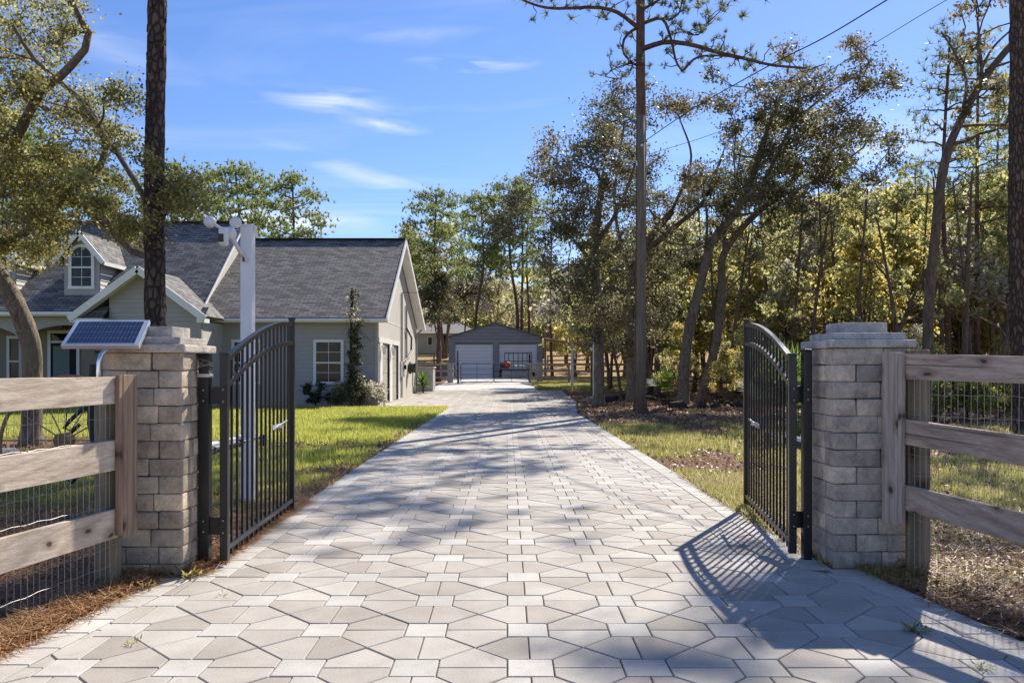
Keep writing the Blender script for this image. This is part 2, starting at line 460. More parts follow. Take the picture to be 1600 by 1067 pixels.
def thing(name, label, cat, loc=(0, 0, 0), group=None, kind=None):
    o = bpy.data.objects.new(name, None)
    o.empty_display_size = .1
    col.objects.link(o)
    o.location = loc
    ORG[o.name] = Vector(loc)
    tag(o, label, cat, group, kind)
    return o

def tag(o, label=None, cat=None, group=None, kind=None):
    if label: o['label'] = label
    if cat: o['category'] = cat
    if group: o['group'] = group
    if kind: o['kind'] = kind
    return o

class MB:
    def __init__(s):
        s.v, s.f, s.uv = [], [], {}
    def add(s, vs_, fs_):
        k = len(s.v)
        s.v.extend([tuple(p) for p in vs_])
        s.f.extend([tuple(i + k for i in f) for f in fs_])
        return s
    def obox(s, c, ax, half, ch=0, jit=0):
        """box with centre c, unit axes ax (3 vectors), half sizes; ch = chamfer"""
        c = Vector(c); a = [Vector(x).normalized() for x in ax]
        hx, hy, hz = half
        def P(x, y, z):
            j = Vector((rnd.uniform(-jit, jit), rnd.uniform(-jit, jit), rnd.uniform(-jit, jit))) if jit else Vector((0, 0, 0))
            return c + a[0] * x + a[1] * y + a[2] * z + j
        if ch <= 0:
            vs_ = [P(x * hx, y * hy, z * hz) for z in (-1, 1) for y in (-1, 1) for x in (-1, 1)]
            fs_ = [(0, 2, 3, 1), (4, 5, 7, 6), (0, 1, 5, 4), (2, 6, 7, 3), (0, 4, 6, 2), (1, 3, 7, 5)]
            return s.add(vs_, fs_)
        ch = min(ch, hx * .45, hy * .45, hz * .45)
        idx, vs_ = {}, []
        for sx in (-1, 1):
            for sy in (-1, 1):
                for sz in (-1, 1):
                    for k in range(3):
                        p = [sx * hx, sy * hy, sz * hz]
                        for m_ in range(3):
                            if m_ != k:
                                p[m_] -= (sx, sy, sz)[m_] * ch
                        idx[(sx, sy, sz, k)] = len(vs_)
                        vs_.append(P(*p))
        fs_ = []
        for k in range(3):
            for sg in (-1, 1):
                o_ = [i for i in range(3) if i != k]
                q = []
                for a_, b_ in ((-1, -1), (1, -1), (1, 1), (-1, 1)):
                    t_ = [0, 0, 0]; t_[k] = sg; t_[o_[0]] = a_; t_[o_[1]] = b_
                    q.append(idx[(t_[0], t_[1], t_[2], k)])
                flip = (sg < 0) ^ (k == 1)
                fs_.append(tuple(q[::-1]) if flip else tuple(q))
        for k in range(3):            # edges parallel to axis k
            o_ = [i for i in range(3) if i != k]
            for a_ in (-1, 1):
                for b_ in (-1, 1):
                    q = []
                    for (sg, kk) in ((-1, o_[0]), (1, o_[0]), (1, o_[1]), (-1, o_[1])):
                        t_ = [0, 0, 0]; t_[k] = sg; t_[o_[0]] = a_; t_[o_[1]] = b_
                        q.append(idx[(t_[0], t_[1], t_[2], kk)])
                    fs_.append(tuple(q))
        for sx in (-1, 1):
            for sy in (-1, 1):
                for sz in (-1, 1):
                    fs_.append(tuple(idx[(sx, sy, sz, k)] for k in range(3)))
        return s.add(vs_, fs_)
    def box(s, c, size, ch=0, rz=0, jit=0):
        cz, sz = math.cos(rz), math.sin(rz)
        return s.obox(c, ((cz, sz, 0), (-sz, cz, 0), (0, 0, 1)), tuple(x / 2 for x in size), ch, jit)
    def bb(s, x0, x1, y0, y1, z0, z1, ch=0):
        return s.box(((x0 + x1) / 2, (y0 + y1) / 2, (z0 + z1) / 2), (abs(x1 - x0), abs(y1 - y0), abs(z1 - z0)), ch)
    def beam(s, p0, p1, wid, hei, up=(0, 0, 1), ch=0):
        p0, p1 = Vector(p0), Vector(p1)
        d = p1 - p0
        L = d.length; d.normalize()
        sd_ = d.cross(Vector(up))
        if sd_.length < 1e-4: sd_ = Vector((1, 0, 0))
        sd_.normalize(); u = sd_.cross(d)
        return s.obox((p0 + p1) / 2, (d, sd_, u), (L / 2, wid / 2, hei / 2), ch)
    def tube(s, pts, rad, n=8, cap=True, fn=None):
        pts = [Vector(p) for p in pts]
        if not hasattr(rad, '__len__'): rad = [rad] * len(pts)
        k = len(s.v)
        prev = None
        for i, p in enumerate(pts):
            d = (pts[min(i + 1, len(pts) - 1)] - pts[max(i - 1, 0)])
            if d.length < 1e-6: d = Vector((0, 0, 1))
            d.normalize()
            if prev is None:
                a = d.cross(Vector((0, 1, 0)) if abs(d.y) < .9 else Vector((1, 0, 0))).normalized()
            else:
                a = (prev - d * prev.dot(d))
                if a.length < 1e-5: a = d.orthogonal()
                a.normalize()
            prev = a
            b = d.cross(a)
            for j in range(n):
                t_ = 2 * math.pi * j / n
                r_ = rad[i] * (fn(i, j) if fn else 1)
                s.v.append(tuple(p + (a * math.cos(t_) + b * math.sin(t_)) * r_))
        for i in range(len(pts) - 1):
            for j in range(n):
                a_, b_ = k + i * n + j, k + i * n + (j + 1) % n
                s.f.append((a_, b_, b_ + n, a_ + n))
        if cap:
            s.f.append(tuple(k + j for j in range(n))[::-1])
            s.f.append(tuple(k + (len(pts) - 1) * n + j for j in range(n)))
        return s
    def ball(s, c, r, n=12, m=8, sq=(1, 1, 1), fn=None):
        k = len(s.v); c = Vector(c)
        for i in range(1, m):
            ph = math.pi * i / m
            for j in range(n):
                th = 2 * math.pi * j / n
                d = Vector((math.sin(ph) * math.cos(th) * sq[0], math.sin(ph) * math.sin(th) * sq[1], math.cos(ph) * sq[2]))
                s.v.append(tuple(c + d * r * (fn(d) if fn else 1)))
        top = len(s.v); s.v.append(tuple(c + Vector((0, 0, r * sq[2])))); s.v.append(tuple(c - Vector((0, 0, r * sq[2]))))
        for i in range(m - 2):
            for j in range(n):
                a_, b_ = k + i * n + j, k + i * n + (j + 1) % n
                s.f.append((a_, a_ + n, b_ + n, b_))
        for j in range(n):
            s.f.append((top, k + j, k + (j + 1) % n))
            s.f.append((top + 1, k + (m - 2) * n + (j + 1) % n, k + (m - 2) * n + j))
        return s
    def poly(s, pts, nrm, th):
        """extrude a planar polygon by th along -nrm"""
        n_ = len(pts); nv = Vector(nrm).normalized() * th
        a = [Vector(p) for p in pts]
        vs_ = a + [p - nv for p in a]
        fs_ = [tuple(range(n_)), tuple(range(n_, 2 * n_))[::-1]] + [(i, i + n_, (i + 1) % n_ + n_, (i + 1) % n_) for i in range(n_)]
        return s.add(vs_, fs_)
    def build(s, name, mat, parent=None, smooth=False, bevel=0, label=None, kind=None, local=False, fix=True):
        me = bpy.data.meshes.new(name)
        o_ = Vector((0, 0, 0)) if local else org(parent)
        me.from_pydata([(a - o_.x, b - o_.y, c - o_.z) for a, b, c in s.v], [], s.f)
        if fix:
            bm_ = bmesh.new(); bm_.from_mesh(me)
            bmesh.ops.recalc_face_normals(bm_, faces=bm_.faces)
            bm_.to_mesh(me); bm_.free()
        if smooth:
            me.shade_smooth()
        me.materials.append(mat)
        ob = bpy.data.objects.new(name, me)
        col.objects.link(ob)
        if parent is not None:
            ob.parent = parent
            ORG[ob.name] = o_
        if bevel:
            md = ob.modifiers.new('bevel', 'BEVEL'); md.width = bevel; md.segments = 2
            md.limit_method = 'ANGLE'
        if label: ob['label'] = label
        if kind: ob['kind'] = kind
        return ob

def fast_mesh(name, verts, nper, mat, parent=None, smooth=False):
    """verts (N*nper,3) -> N separate polygons of nper corners"""
    verts = np.asarray(verts, dtype=np.float32).reshape(-1, 3)
    o_ = org(parent)
    verts = verts - np.array([o_.x, o_.y, o_.z], dtype=np.float32)
    nf = len(verts) // nper
    me = bpy.data.meshes.new(name)
    me.vertices.add(len(verts)); me.vertices.foreach_set('co', verts.ravel())
    me.loops.add(nf * nper); me.loops.foreach_set('vertex_index', np.arange(nf * nper, dtype=np.int32))
    me.polygons.add(nf)
    me.polygons.foreach_set('loop_start', np.arange(0, nf * nper, nper, dtype=np.int32))
    me.polygons.foreach_set('loop_total', np.full(nf, nper, dtype=np.int32))
    me.update(calc_edges=True)
    me.materials.append(mat)
    ob = bpy.data.objects.new(name, me)
    col.objects.link(ob)
    if parent is not None:
        ob.parent = parent; ORG[ob.name] = o_
    return ob

def link_copy(src, parent, loc=None):
    c = src.copy(); col.objects.link(c); c.parent = parent
    if loc is not None: c.location = loc
    return c

def copy_tree(o, parent=None):
    c = o.copy(); col.objects.link(c); c.parent = parent
    for ch_ in list(o.children):
        copy_tree(ch_, c)
    return c

def W(x, y, d):
    """point seen at photo pixel (x, y) at distance d in front of the camera"""
    return Vector(((x - 792.5) / 1265 * d, d, CAMH + (572 - y) / 1265 * d))

# value noise in numpy
_perm = np.random.default_rng(3).random((256, 256))
def vnoise(x, y, s):
    x = np.asarray(x) * s; y = np.asarray(y) * s
    xi = np.floor(x).astype(int); yi = np.floor(y).astype(int)
    fx = x - xi; fy = y - yi
    fx = fx * fx * (3 - 2 * fx); fy = fy * fy * (3 - 2 * fy)
    g = lambda a, b: _perm[a % 256, b % 256]
    return (g(xi, yi) * (1 - fx) + g(xi + 1, yi) * fx) * (1 - fy) + (g(xi, yi + 1) * (1 - fx) + g(xi + 1, yi + 1) * fx) * fy
def fbm(x, y, s):
    return .5 * vnoise(x, y, s) + .28 * vnoise(x + 17, y + 5, s * 2.1) + .22 * vnoise(x + 3, y + 31, s * 4.7)
def smooth(a, b, x):
    t_ = np.clip((np.asarray(x, dtype=float) - a) / (b - a), 0, 1)
    return t_ * t_ * (3 - 2 * t_)

def gz(x, y):
    """terrain height"""
    z = .43 * smooth(32, 75, y) + np.clip(np.asarray(y, dtype=float) - 75, 0, 32) * .095
    return z
def gzf(x, y):
    return float(gz(x, y))
# ------------------------------------------------------------------ ground
def interp(pts, y):
    return float(np.interp(y, [p[0] for p in pts], [p[1] for p in pts]))
XL_N = [(-3, -3.25), (0, -2.95), (4.2, -2.63), (5.7, -2.47), (6.0, -2.40)]
XR_N = [(-3, 3.6), (0, 3.25), (4.4, 2.82), (5.95, 2.61), (6.1, 2.6)]
XR_F = [(6.0, 2.41), (9, 2.40), (26, 2.24), (30, 2.55), (34, 2.9), (46.5, 3.12)]
def xl(y):
    if y < 5.78: return interp(XL_N, y)
    if y < 29.6: return interp([(5.78, -2.23), (9, -2.25), (29.6, -2.13)], y)
    return -4.97
def xr(y):
    if y < 6.0: return interp(XR_N, y)
    return interp(XR_F, y)
Y_END = 46.6
PATH = [(-4.6, 1.75)]

def paved(x, y, m=0.0):
    if y < Y_END:
        return xl(y) - m < x < xr(y) + m
    return y < 75 and -4.7 - m < x < 1.75 + m

def grassness(x, y):
    x = np.asarray(x, dtype=float); y = np.asarray(y, dtype=float)
    L = (x < 0)
    n = fbm(x, y, .42); n2 = fbm(x + 40, y * 1.7, .9)
    left = smooth(6.8, 9.5, y) * (1 - .75 * smooth(.52, .62, n) * (1 - smooth(16.5, 18.5, y)))
    left *= (.35 + .65 * smooth(8.5, 12.5, y))
    left *= 1 - .9 * smooth(.8, .2, np.abs(y - 15.2)) * smooth(.38, .5, n2)
    bed = ((x < -7.2) & (y > 13.0) & (y < 17.2)) * 1.0
    left *= 1 - .92 * bed
    left *= (y < 29.2) + .0
    edge = np.abs(x + 2.2)
    left *= 1 - .8 * smooth(.40, .02, edge + .5 * (n2 - .5)) * (1 - smooth(20, 26, y))
    right = smooth(.34, .52, n) * (.5 + .5 * smooth(6, 10, y)) * (1 - .93 * smooth(19.5, 22.5, y)) * .9
    right *= 1 - .55 * smooth(3.4, 4.6, x) * smooth(.40, .52, n2)
    right += .75 * smooth(46.8, 48, y) * (1 - smooth(60, 64, y)) * (x < 9)
    return np.where(L, left, right)

gx = np.unique(np.concatenate([np.arange(-150, -20, 6.0), np.arange(-20, -6, .5), np.arange(-6, 6, .14), np.arange(6, 20, .5), np.arange(20, 151, 6.0)]))
gy = np.unique(np.concatenate([np.arange(-30, 2, 4.0), np.arange(2, 12, .14), np.arange(12, 50, .4), np.arange(50, 110, 1.5), np.arange(110, 420, 15.0)]))
GX, GY = np.meshgrid(gx, gy)
pv = np.array([[paved(a, b, .02) for a in gx] for b in gy])
GZ = gz(GX, GY) - .022 + .05 * (fbm(GX, GY, 1.3) - .45) * smooth(.1, 1.2, np.abs(GX))
GZ = np.where(pv, gz(GX, GY) - .045, GZ)
GZ += np.where((~pv) & (GX > 2.9) & (GY < 8), .05, 0)
nX, nY = len(gx), len(gy)
me = bpy.data.meshes.new('ground')
me.from_pydata(np.stack([GX.ravel(), GY.ravel(), GZ.ravel()], 1).tolist(), [],
               [(j * nX + i, j * nX + i + 1, (j + 1) * nX + i + 1, (j + 1) * nX + i) for j in range(nY - 1) for i in range(nX - 1)])
me.shade_smooth()
ga = me.attributes.new('lawn', 'FLOAT', 'POINT')
ga.data.foreach_set('value', grassness(GX, GY).ravel().astype(np.float32))
ground = bpy.data.objects.new('ground', me); col.objects.link(ground)
tag(ground, kind='structure')
m, t, b = new_mat('soil_and_turf')
at = t.nodes.new('ShaderNodeAttribute'); at.attribute_name = 'lawn'
nn = noise(t, 1.1, 8, .7, wpos(t)); n2 = noise(t, 24, 6, .75, wpos(t)); n3 = noise(t, 5, 5, .7, wpos(t))
soil = ramp(t, [(.3, (.07, .042, .028)), (.45, (.18, .108, .068)), (.6, (.29, .185, .12)), (.75, (.43, .31, .21))], n2.outputs['Fac'])
soil2 = mixc(t, soil.outputs[0], ramp(t, [(.35, (.6, .55, .5)), (.65, (1.2, 1.15, 1.1))], n3.outputs['Fac']).outputs[0], .8, 'MULTIPLY')
turf = ramp(t, [(.3, (.12, .14, .025)), (.55, (.24, .27, .035)), (.75, (.36, .37, .06))], n2.outputs['Fac'])
ad = t.nodes.new('ShaderNodeMath'); ad.operation = 'MULTIPLY_ADD'
t.links.new(nn.outputs['Fac'], ad.inputs[0]); ad.inputs[1].default_value = .5; ad.inputs[2].default_value = -.25
ad2 = t.nodes.new('ShaderNodeMath'); ad2.operation = 'ADD'; ad2.use_clamp = True
t.links.new(ad.outputs[0], ad2.inputs[0]); t.links.new(at.outputs['Fac'], ad2.inputs[1])
mg = mixc(t, soil2.outputs[0], turf.outputs[0], ad2.outputs[0])
# dry yellow field far away
sp = t.nodes.new('ShaderNodeSeparateXYZ'); t.links.new(wpos(t), sp.inputs[0])
mr = t.nodes.new('ShaderNodeMapRange'); mr.inputs[1].default_value = 61; mr.inputs[2].default_value = 66
t.links.new(sp.outputs['Y'], mr.inputs[0])
fld = ramp(t, [(.35, (.20, .12, .055)), (.5, (.36, .25, .12)), (.65, (.48, .36, .19))], n3.outputs['Fac'])
mf = mixc(t, mg.outputs[0], fld.outputs[0], mr.outputs[0])
t.links.new(mf.outputs[0], b.inputs['Base Color'])
b.inputs['Roughness'].default_value = 1
b.inputs['Specular IOR Level'].default_value = .1
bump(t, b, n2.outputs['Fac'], .9, .03)
me.materials.append(m)

# ------------------------------------------------------------------ driveway of pavers
ys = list(np.arange(-3, 5.78, .6)) + [5.779, 5.781, 5.999, 6.001] + list(np.arange(6.6, 29.6, 1.0)) + [29.599, 29.601] + list(np.arange(30.5, Y_END, 1.0)) + [Y_END]
dm = MB()
for a_, b_ in zip(ys[:-1], ys[1:]):
    za, zb = gzf(0, a_) - .013, gzf(0, b_) - .013
    dm.add([(xl(a_), a_, za), (xr(a_), a_, za), (xr(b_ - 1e-6), b_, zb), (xl(b_ - 1e-6), b_, zb)], [(0, 1, 2, 3)])
driveway = dm.build('driveway', M['sand'], kind='structure', fix=False)
ORG['driveway'] = Vector((0, 0, 0))

def inset(poly, d):
    n_ = len(poly); res = []
    for i in range(n_):
        p0, p1, p2 = Vector(poly[i - 1]), Vector(poly[i]), Vector(poly[(i + 1) % n_])
        e1 = (p1 - p0).normalized(); e2 = (p2 - p1).normalized()
        n1 = Vector((-e1.y, e1.x)); n2_ = Vector((-e2.y, e2.x))
        k = (n1 + n2_); den = 1 + n1.dot(n2_)
        res.append(p1 + k * (d / max(den, .25)))
    return res
def clip(poly, a, b, c):
    """keep a*x+b*y<=c"""
    res = []
    for i in range(len(poly)):
        p, q = poly[i - 1], poly[i]
        fp, fq = a * p[0] + b * p[1] - c, a * q[0] + b * q[1] - c
        if (fp > 0) != (fq > 0):
            s_ = fp / (fp - fq)
            res.append((p[0] + s_ * (q[0] - p[0]), p[1] + s_ * (q[1] - p[1])))
        if fq <= 0: res.append(tuple(q))
    return res
def area(poly):
    return .5 * sum(poly[i - 1][0] * poly[i][1] - poly[i][0] * poly[i - 1][1] for i in range(len(poly)))
def clean(poly):
    res = []
    for p in poly:
        if not res or (p[0] - res[-1][0]) ** 2 + (p[1] - res[-1][1]) ** 2 > 4e-5: res.append(p)
    if len(res) > 2 and (res[0][0] - res[-1][0]) ** 2 + (res[0][1] - res[-1][1]) ** 2 < 4e-5: res.pop()
    return res
def pav_geom(mb, poly, cx, cy, z0, j=.0036, tilt=(0, 0)):
    a_ = inset(poly, j); b_ = inset(poly, j + .0045)
    n_ = len(poly)
    zt = lambda p: z0 + (p[0] - cx) * tilt[0] + (p[1] - cy) * tilt[1]
    vs_ = [(p[0], p[1], z0 - .03) for p in a_] + [(p[0], p[1], zt(p) - .004) for p in a_] + [(p[0], p[1], zt(p)) for p in b_]
    fs_ = [tuple(range(2 * n_, 3 * n_))]
    for i in range(n_):
        k = (i + 1) % n_
        fs_.append((i, k, n_ + k, n_ + i)); fs_.append((n_ + i, n_ + k, 2 * n_ + k, 2 * n_ + i))
    mb.add(vs_, fs_)

P_, S_ = .5775, .231
X0, Y0 = 0.0, 3.918
g_ = (P_ - S_) / 2
pieces = []      # (poly, pale, shape, cx, cy, rot)
def sqr(cx, cy): return [(cx - S_ / 2, cy - S_ / 2), (cx + S_ / 2, cy - S_ / 2), (cx + S_ / 2, cy + S_ / 2), (cx - S_ / 2, cy + S_ / 2)]
PENT = [(-g_, 0), (g_, 0), (g_, S_ / 2), (0, P_ / 2), (-g_, S_ / 2)]
def rot(poly, a, cx, cy):
    c_, s_ = math.cos(a), math.sin(a)
    return [(cx + x * c_ - y * s_, cy + x * s_ + y * c_) for x, y in poly]
def in_view(x, y): return y > 2.6 and abs(x) < .64 * y + .3
for j in range(-12, 76):
    for i in range(-10, 8):
        cx = X0 + S_ / 2 + i * P_; cy = Y0 + S_ / 2 + j * P_
        pieces.append((sqr(cx, cy), 1, 'sq', cx, cy, 0))
        for k in range(2):
            pieces.append((rot(PENT, math.pi * k, cx + P_ / 2, cy), 0, 'pe', cx + P_ / 2, cy, math.pi * k))
            pieces.append((rot(PENT, math.pi / 2 + math.pi * k, cx, cy + P_ / 2), 0, 'pe', cx, cy + P_ / 2, math.pi / 2 + math.pi * k))
SW = .235
final = []
for poly, pale, shp, cx, cy, ro in pieces:
    mx_ = sum(p[0] for p in poly) / len(poly); my_ = sum(p[1] for p in poly) / len(poly)
    if my_ < -2.6 or my_ > Y_END - .05: continue
    near = my_ < 5.78; nearR = my_ < 5.99
    d = .6
    if my_ < 29.3:
        ya, yb = my_ - d, my_ + d
        if near: yb = min(yb, 5.77); ya = min(ya, 5.0)
        else: ya = max(ya, 6.02); yb = max(yb, 6.5)
        la, lb = xl(ya) + SW, xl(yb) + SW
        if nearR: ra = xr(4.4) - SW; rb = ra + (xr(5.95) - xr(4.4)) / 1.55 * (yb - ya); ra = xr(5.95) - SW + (ya - 5.95) * (xr(5.95) - xr(4.4)) / 1.55; rb = ra + (yb - ya) * (xr(5.95) - xr(4.4)) / 1.55
        else: ra, rb = xr(max(ya, 6.02)) - SW, xr(max(yb, 6.5)) - SW
        if yb > 29.5: lb = la
    else:
        ya, yb = my_ - .4, my_ + .4
        la = lb = -4.94; ra, rb = xr(ya), xr(yb)
    kl = (lb - la) / (yb - ya); kr = (rb - ra) / (yb - ya)
    q = clip(poly, -1, kl, kl * ya - la)
    if len(q) > 2: q = clip(q, 1, -kr, ra - kr * ya)
    if my_ > 28 and len(q) > 2: q = clip(q, 0, 1, Y_END)
    q = clean(q)
    if len(q) < 3: continue
    ar = abs(area(q))
    if ar < .0012: continue
    full = ar > .995 * abs(area(poly))
    final.append((q if not full else poly, pale, shp if full else None, cx, cy, ro))
# soldier course along both edges
def soldier(fx, sgn, y0, y1, step):
    n_ = int(round((y1 - y0) / step))
    for k in range(n_):
        a_, b_ = y0 + (y1 - y0) * k / n_, y0 + (y1 - y0) * (k + 1) / n_
        xa, xb = fx(a_ + 1e-4), fx(b_ - 1e-4)
        q = [(xa, a_), (xa - sgn * SW, a_), (xb - sgn * SW, b_), (xb, b_)]
        if area(q) < 0: q = q[::-1]
        final.append((q, 1, None, (xa + xb) / 2 - sgn * SW / 2, (a_ + b_) / 2, 0))
soldier(xl, -1, -2.5, 5.78, .245); soldier(xl, -1, 5.78, 29.6, .245)
soldier(xr, 1, -2.5, 6.0, .245); soldier(xr, 1, 6.0, 29.5, .245)
def score(r):
    q, cx, cy = r[0], r[3], r[4]
    if not in_view(cx, cy): return 0
    return abs(area(q)) / cy ** 3
final.sort(key=score, reverse=True)
mb = MB(); pav_geom(mb, sqr(0, 0), 0, 0, 0)
me_sq = {}
mb2 = MB(); pav_geom(mb2, PENT, 0, 0, 0)
protos = {}
for key, mb_ in (('sq', mb), ('pe', mb2)):
    for pale in (0, 1):
        me = bpy.data.meshes.new('paver'); me.from_pydata(mb_.v, [], mb_.f); me.materials.append(M['pl_o'] if pale else M['pd_o'])
        protos[(key, pale)] = me
for q, pale, shp, cx, cy, ro in final[:298]:
    pale2 = pale
    if shp:
        me = protos[(shp, pale)]
        ob = bpy.data.objects.new('paver', me)
        ob.location = (cx, cy, gzf(0, cy) + rnd.uniform(-.0015, .0015)); ob.rotation_euler = (rnd.gauss(0, .004), rnd.gauss(0, .004), ro)
    else:
        mb_ = MB(); pav_geom(mb_, [(p[0] - cx, p[1] - cy) for p in q], 0, 0, 0)
        me = bpy.data.meshes.new('paver'); me.from_pydata(mb_.v, [], mb_.f); me.materials.append(M['pl_o'] if pale else M['pd_o'])
        ob = bpy.data.objects.new('paver', me)
        ob.location = (cx, cy, gzf(0, cy) + rnd.uniform(-.0015, .0015))
    col.objects.link(ob); ob.parent = driveway
rest = {0: MB(), 1: MB()}
for q, pale, shp, cx, cy, ro in final[298:]:
    pav_geom(rest[pale], q, cx, cy, gzf(0, cy) + rnd.uniform(-.0015, .0015), tilt=(rnd.gauss(0, .004), rnd.gauss(0, .004)))
rest[1].build('pale_pavers', M['pl_i'], driveway, kind='stuff', fix=False)
rest[0].build('beige_pavers', M['pd_i'], driveway, kind='stuff', fix=False)
# concrete drive to the shed and the strip at the street side
mb = MB()
for a_, b_ in zip([Y_END, 50, 55, 60, 65, 70], [50, 55, 60, 65, 70, 75.2]):
    mb.add([(-4.6, a_, gzf(0, a_) + .0), (1.75, a_, gzf(0, a_) + .0), (1.75, b_, gzf(0, b_) + .0), (-4.6, b_, gzf(0, b_) + .0)], [(0, 1, 2, 3)])
mb.build('shed_driveway', M['concrete'], kind='structure', fix=False)
# pale walk and house bed edging in front of the garage wing
mb = MB(); mb.bb(-11, -2.3, 29.25, 29.58, -.04, .035, .01); mb.build('pale_path', M['concrete'], kind='structure')

# ------------------------------------------------------------------ grass, leaves, straw
def blades(n, x0, x1, y0, y1, seed, side, hs=1.0, thr=None, dens=1.0):
    r = np.random.default_rng(seed)
    u = r.random(n)
    y = y0 + (y1 - y0) * u ** 1.25
    x = x0 + (x1 - x0) * r.random(n)
    k = (np.abs(x) < .66 * y + 1.0)
    x, y = x[k], y[k]
    g = grassness(x, y)
    k = g > r.random(len(g)) * .9 + .05
    x, y, g = x[k], y[k], g[k]
    k = ~np.array([paved(a, b_, -.03 - .05 * c_) for a, b_, c_ in zip(x, y, r.random(len(x)) ** 3)], dtype=bool)
    x, y, g = x[k], y[k], g[k]
    z = gz(x, y) - .03
    h = (.035 + .05 * r.random(len(x)) + .0008 * y) * hs * (.6 + .5 * g)
    wd = (.0028 + .00042 * y) * (.7 + .6 * r.random(len(x)))
    a = r.random(len(x)) * 2 * np.pi
    lx, ly = r.normal(0, .35, len(x)) * h, r.normal(0, .35, len(x)) * h
    v = np.empty((len(x), 3, 3), dtype=np.float32)
    v[:, 0] = np.stack([x - np.cos(a) * wd, y - np.sin(a) * wd, z], 1)
    v[:, 1] = np.stack([x + np.cos(a) * wd, y + np.sin(a) * wd, z], 1)
    v[:, 2] = np.stack([x + lx, y + ly, z + .03 + h], 1)
    return v.reshape(-1, 3)
def quads(c, size, r, flat=1.0, elong=1.6):
    """leaf shaped rhombs: centres c (N,3), sizes (N,)"""
    n_ = len(c)
    nrm = r.normal(0, 1, (n_, 3)); nrm[:, 2] = np.abs(nrm[:, 2]) * flat + .05
    nrm /= np.linalg.norm(nrm, axis=1)[:, None]
    u = r.normal(0, 1, (n_, 3)); u -= nrm * (u * nrm).sum(1)[:, None]; u /= np.linalg.norm(u, axis=1)[:, None]
    v_ = np.cross(nrm, u)
    s_ = np.asarray(size)[:, None] * .5
    q = np.empty((n_, 4, 3), dtype=np.float32)
    q[:, 0] = c - u * s_ * elong; q[:, 1] = c - v_ * s_; q[:, 2] = c + u * s_ * elong; q[:, 3] = c + v_ * s_
    return q.reshape(-1, 3)

gl = np.concatenate([blades(330000, -20, -2.1, 6.5, 29.3, 1, -1), blades(60000, -7, -2.1, 6.5, 12, 2, -1)])
tag(fast_mesh('lawn', gl, 3, M['grass']), 'bright green lawn left of the driveway in front of the house', 'grass', kind='stuff')
gr = np.concatenate([blades(240000, 2.3, 16, 5, 22, 3, 1, 1.15), blades(90000, 2.3, 8, 5, 10, 4, 1, 1.1), blades(60000, 1.7, 12, 46.7, 62, 5, 1, 1.2)])
tag(fast_mesh('thin_grass', gr, 3, M['grassR']), 'patchy thin grass among fallen leaves right of the driveway', 'grass', kind='stuff')

def litter(n, x0, x1, y0, y1, seed, pw=1.3, s0=.020, mfun=None):
    r = np.random.default_rng(seed)
    y = y0 + (y1 - y0) * r.random(n) ** pw; x = x0 + (x1 - x0) * r.random(n)
    k = (np.abs(x) < .66 * y + .8)
    x, y = x[k], y[k]
    k = (1 - .8 * grassness(x, y)) > r.random(len(x))
    x, y = x[k], y[k]
    k = ~np.array([paved(a, b_, .0) for a, b_ in zip(x, y)], dtype=bool)
    x, y = x[k], y[k]
    if mfun is not None:
        k = mfun(x, y) > r.random(len(x)); x, y = x[k], y[k]
    z = gz(x, y) - .02 + .05 * (fbm(x, y, 1.3) - .45) + .02 + np.where((x > 2.9) & (y < 8), .05, 0) + r.random(len(x)) * .03
    return quads(np.stack([x, y, z], 1), (s0 + .0012 * y) * (.6 + .9 * r.random(len(x))), r, 2.2, 1.5)
lt = np.concatenate([litter(80000, 2.2, 20, 3.0, 40, 21, 1.5), litter(24000, 2.4, 7, 3.0, 9, 22, 1.0, .017), litter(20000, -20, -2.1, 2.5, 17, 23, 1.2, .022),
                     litter(9000, -3.6, -2.3, 2.5, 7, 24, 1, .022),
                     litter(26000, -9, -2.1, 7, 26, 25, 1.2, .024, lambda x, y: .14 + .6 * smooth(.8, .05, np.abs(x + 2.2)))])
tag(fast_mesh('fallen_leaves', lt, 4, M['litter']), 'brown fallen oak leaves scattered over the ground', 'leaves', kind='stuff')

def straw(n, x0, x1, y0, y1, seed, mfun=None, hz=.05, wd=.0022, ln=.13):
    r = np.random.default_rng(seed)
    x = x0 + (x1 - x0) * r.random(n); y = y0 + (y1 - y0) * r.random(n)
    k = ~np.array([paved(a, b_, -.02 - .1 * c_ ** 4) for a, b_, c_ in zip(x, y, r.random(n))], dtype=bool); x, y = x[k], y[k]
    if mfun is not None:
        k = mfun(x, y) > r.random(len(x)); x, y = x[k], y[k]
    z = gz(x, y) + r.random(len(x)) * hz - .01 + np.where((x > 2.9) & (y < 8), .05, 0)
    a = r.random(len(x)) * 2 * np.pi; L = ln * (.5 + r.random(len(x)))
    w_ = wd * (.7 + .6 * r.random(len(x))) + .0002 * y
    dz = r.normal(0, .22, len(x)) * L
    v = np.empty((len(x), 3, 3), dtype=np.float32)
    v[:, 0] = np.stack([x - np.sin(a) * w_, y + np.cos(a) * w_, z], 1)
    v[:, 1] = np.stack([x + np.sin(a) * w_, y - np.cos(a) * w_, z], 1)
    v[:, 2] = np.stack([x + np.cos(a) * L, y + np.sin(a) * L, np.maximum(z + dz, gz(x, y) + .003)], 1)
    return v.reshape(-1, 3)
